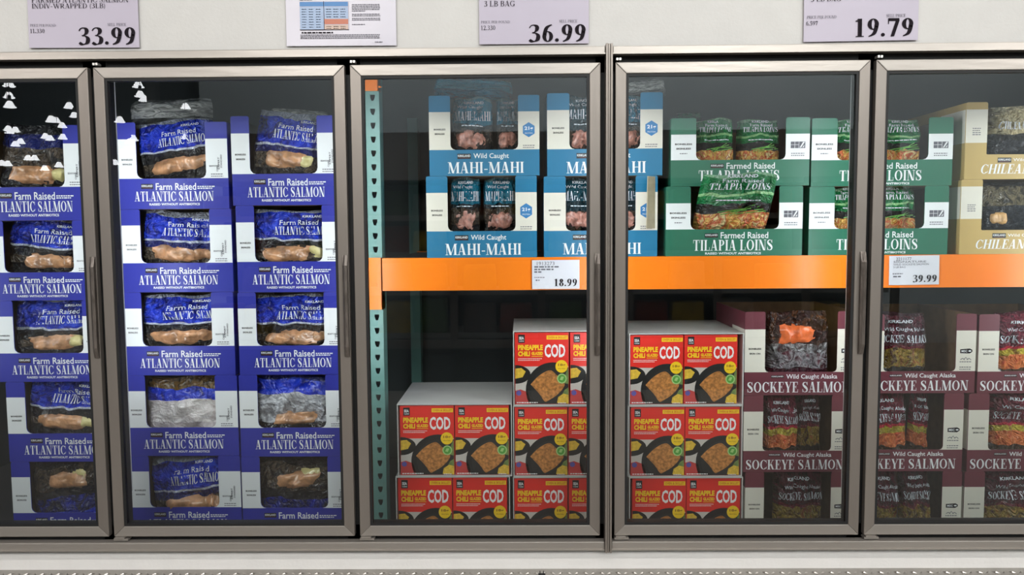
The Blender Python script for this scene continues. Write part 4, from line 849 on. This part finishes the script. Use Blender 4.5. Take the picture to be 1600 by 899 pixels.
def cod_case(xl, xr, ytop, zbot, boxes, label, boxlab):
    a, b = P(xl, ytop + 60, YP).x, P(xr, ytop + 60, YP).x; z1 = P((xl + xr) / 2, ytop, YP).z; D_ = .40; hw = (b - a) / 2; Hh = z1 - zbot - .0006
    r = thing('tray_case', label, 'carton', ((a + b) / 2, YP + D_ / 2, zbot), group='cases of red cod boxes')
    t = .003
    for nm, bx in (('lid_panel', (-hw, hw, -D_ / 2, D_ / 2, Hh - t, Hh)), ('bottom_panel', (-hw, hw, -D_ / 2, D_ / 2, 0, t)), ('rear_panel', (-hw + t, hw - t, D_ / 2 - t, D_ / 2, t, Hh - t)),
                   ('side_panel', (-hw, -hw + t, -D_ / 2, D_ / 2, t, Hh - t)), ('side_panel', (hw - t, hw, -D_ / 2, D_ / 2, t, Hh - t))):
        mb = MB(); mb.box(*bx); mb.build(nm, BOARDW, r)
    sz = (Hh - 2 * t - .004) / COD_H if Hh < COD_H * 1.2 else 1
    for (bx0, bx1), lb in zip(boxes, boxlab):
        xa, xb = P(bx0, ytop + 60, YP).x, P(bx1, ytop + 60, YP).x
        o = thing('cod_box', lb, 'box', ((xa + xb) / 2, YP + COD_D / 2 + .006, zbot + t + .0003), group='red cod boxes'); o.scale = ((xb - xa) / COD_W, 1, sz)
        for nm, me in cod_meshes().items():
            c = link(nm, me, o)
            if nm in ('lettering', 'dish_print', 'logo', 'badge', 'leaf_badge'): c['kind'] = 'stuff'
    return z1
def codstack(rows, where):
    nm = {3: ['topmost', 'middle', 'lowest'], 2: ['upper', 'lower']}[len(rows)]
    tops = [P((r[0] + r[1]) / 2, r[2], YP).z for r in rows]
    for i, (xl, xr, yt, bx) in enumerate(rows):
        zb = tops[i + 1] + .0004 if i + 1 < len(rows) else Z0 + .0005
        cod_case(xl, xr, yt, zb, bx, 'white open case of red cod boxes, the %s one %s' % (nm[i], where),
                 ['red cod box, %s of two in the %s case %s' % (s, nm[i], where) for s in ('first', 'second')])
codstack([(621, 800, 631.5, [(625, 709.5), (711, 795.5)]), (619, 797, 745, [(622, 706.5), (708, 792.5)])], 'nearest the teal post')
codstack([(802, 981, 517, [(804.5, 889), (891, 976)]), (802, 981, 634, [(804.5, 887), (888.5, 974)]), (802, 980, 745.5, [(804, 887), (889, 974)])], 'at the case joint')
codstack([(983, 1162, 521, [(985, 1068), (1069.5, 1152.5)]), (982, 1160, 634, [(986, 1070), (1071, 1156)]), (983, 1160, 746, [(988, 1072), (1073, 1157)])], 'beside the sockeye stack')

# ------------------------------------------------------------------ the store side, seen mirrored in the glass
mb = MB(); mb.box(-45, 30, -75, -.13, -.05, 0); struct(mb.build('floor', mat('sealed_concrete', (122, 118, 112), .35, 0, .1, 2)))
mb = MB(); mb.box(-4.3, 9, -8.3, -8.0, 0, 7.5); struct(mb.build('wall_opposite', mat('gray_cold_room_panel', (196, 210, 216), .5, 0, .04, 1)))
mb = MB(); mb.box(-5.95, -5.8, -10.1, -9.95, 0, 8.5); struct(mb.build('trim_30', mat('pale_post', (170, 172, 170), .5)))
fc = thing('freezer_case', 'long freezer case across the aisle, faintly mirrored in the glass', 'freezer', (0, -5.0, 0))
DG = mat('case_dark_gray', (70, 70, 68), .5); WB = mat('case_shelf_white', (190, 190, 186), .5)
mb = MB(); mb.box(-3.2, 3.6, -.9, 0, 0, .42); mb.build('base', DG, fc)
mb = MB(); mb.box(-3.2, 3.6, -.02, .03, .42, .50); mb.build('bottom_rail', STEEL_H, fc)
mb = MB(); mb.box(-3.2, 3.6, -.9, .02, 2.05, 2.5); mb.build('top_panel', PANELW, fc)
mb = MB(); mb.box(-3.2, 3.6, -.9, -.86, .42, 2.05); mb.build('rear_panel', DG, fc)
for k in range(9):
    mb = MB(); mb.box(-3.2 + k * .85 - .035, -3.2 + k * .85 + .035, -.02, .03, .5, 2.05); mb.build('stile', STEEL, fc)
for zz in (.52, .95, 1.32, 1.68):
    mb = MB(); mb.box(-3.19, 3.59, -.8, -.12, zz, zz + .02); mb.box(-3.19, 3.59, -.12, -.1, zz - .02, zz + .035); mb.build('shelf', WB, fc)
PC = [((150, 60, 40), 'red'), ((214, 186, 60), 'yellow'), ((90, 130, 70), 'green'), ((170, 166, 160), 'pale grey'), ((110, 90, 80), 'brown')]
for k in range(8):
    for zi, zz in enumerate((.54, .97, 1.34, 1.70)):
        for j in range(2):
            x = -3.2 + k * .85 + .07 + .36 * j; c, nm = PC[(k * 3 + zi * 2 + j) % 5]; hgt = (.36, .30, .28, .27)[zi] * rnd.uniform(.8, .98)
            mb = MB()
            for q in range(2): mb.prism([(x + .01, .001), (x + .33, .001), (x + .335, hgt * .2), (x + .325, hgt), (x + .02, hgt * .98), (x + .005, hgt * .2)], -.02 - .25 * q - .2, -.02 - .25 * q) if q == 0 else None
            o = mb.build('package', mat('pack_' + nm.replace(' ', '_'), c, .4, 0, .3, 8), None, bevel=.02); o.location = (0, -5.12, zz + .0005)
            tag(o, '%s package of frozen food on a shelf of the freezer case across the aisle' % nm, 'package', group='%s packages across the aisle' % nm)
# bay lamps under the warehouse roof
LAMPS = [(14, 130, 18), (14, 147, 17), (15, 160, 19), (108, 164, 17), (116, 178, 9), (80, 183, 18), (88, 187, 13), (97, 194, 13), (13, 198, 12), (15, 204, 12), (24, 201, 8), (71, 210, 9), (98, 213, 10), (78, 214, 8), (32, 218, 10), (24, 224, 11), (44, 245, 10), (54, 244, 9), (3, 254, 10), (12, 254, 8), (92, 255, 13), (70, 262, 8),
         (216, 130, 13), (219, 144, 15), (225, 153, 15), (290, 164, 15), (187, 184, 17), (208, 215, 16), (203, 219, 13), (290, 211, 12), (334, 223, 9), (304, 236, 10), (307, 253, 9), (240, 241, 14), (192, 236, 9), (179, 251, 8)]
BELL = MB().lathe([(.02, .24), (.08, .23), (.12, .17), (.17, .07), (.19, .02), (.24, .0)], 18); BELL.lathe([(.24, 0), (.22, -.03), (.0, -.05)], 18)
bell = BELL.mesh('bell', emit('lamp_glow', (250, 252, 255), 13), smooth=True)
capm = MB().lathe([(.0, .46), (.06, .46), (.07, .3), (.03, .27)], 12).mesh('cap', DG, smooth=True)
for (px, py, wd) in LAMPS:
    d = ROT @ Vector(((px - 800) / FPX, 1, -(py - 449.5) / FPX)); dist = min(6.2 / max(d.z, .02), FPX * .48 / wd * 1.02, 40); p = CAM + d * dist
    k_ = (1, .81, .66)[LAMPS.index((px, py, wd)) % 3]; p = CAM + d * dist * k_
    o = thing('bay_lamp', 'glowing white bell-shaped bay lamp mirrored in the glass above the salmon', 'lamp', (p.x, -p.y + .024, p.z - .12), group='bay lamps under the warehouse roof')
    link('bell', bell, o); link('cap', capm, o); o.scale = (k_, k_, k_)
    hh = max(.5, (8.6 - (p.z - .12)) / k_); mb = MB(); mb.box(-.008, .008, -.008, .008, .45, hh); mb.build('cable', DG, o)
mb = MB(); mb.box(-45, 12, -75, -9, 8.6, 8.7); struct(mb.build('ceiling', mat('roof_dark', (40, 42, 40), .8)))
for o in bpy.data.objects:
    if o.name.startswith('lettering') and o.parent and o.parent.get('category') in ('sign', 'notice', 'price tag'): o['kind'] = 'stuff'
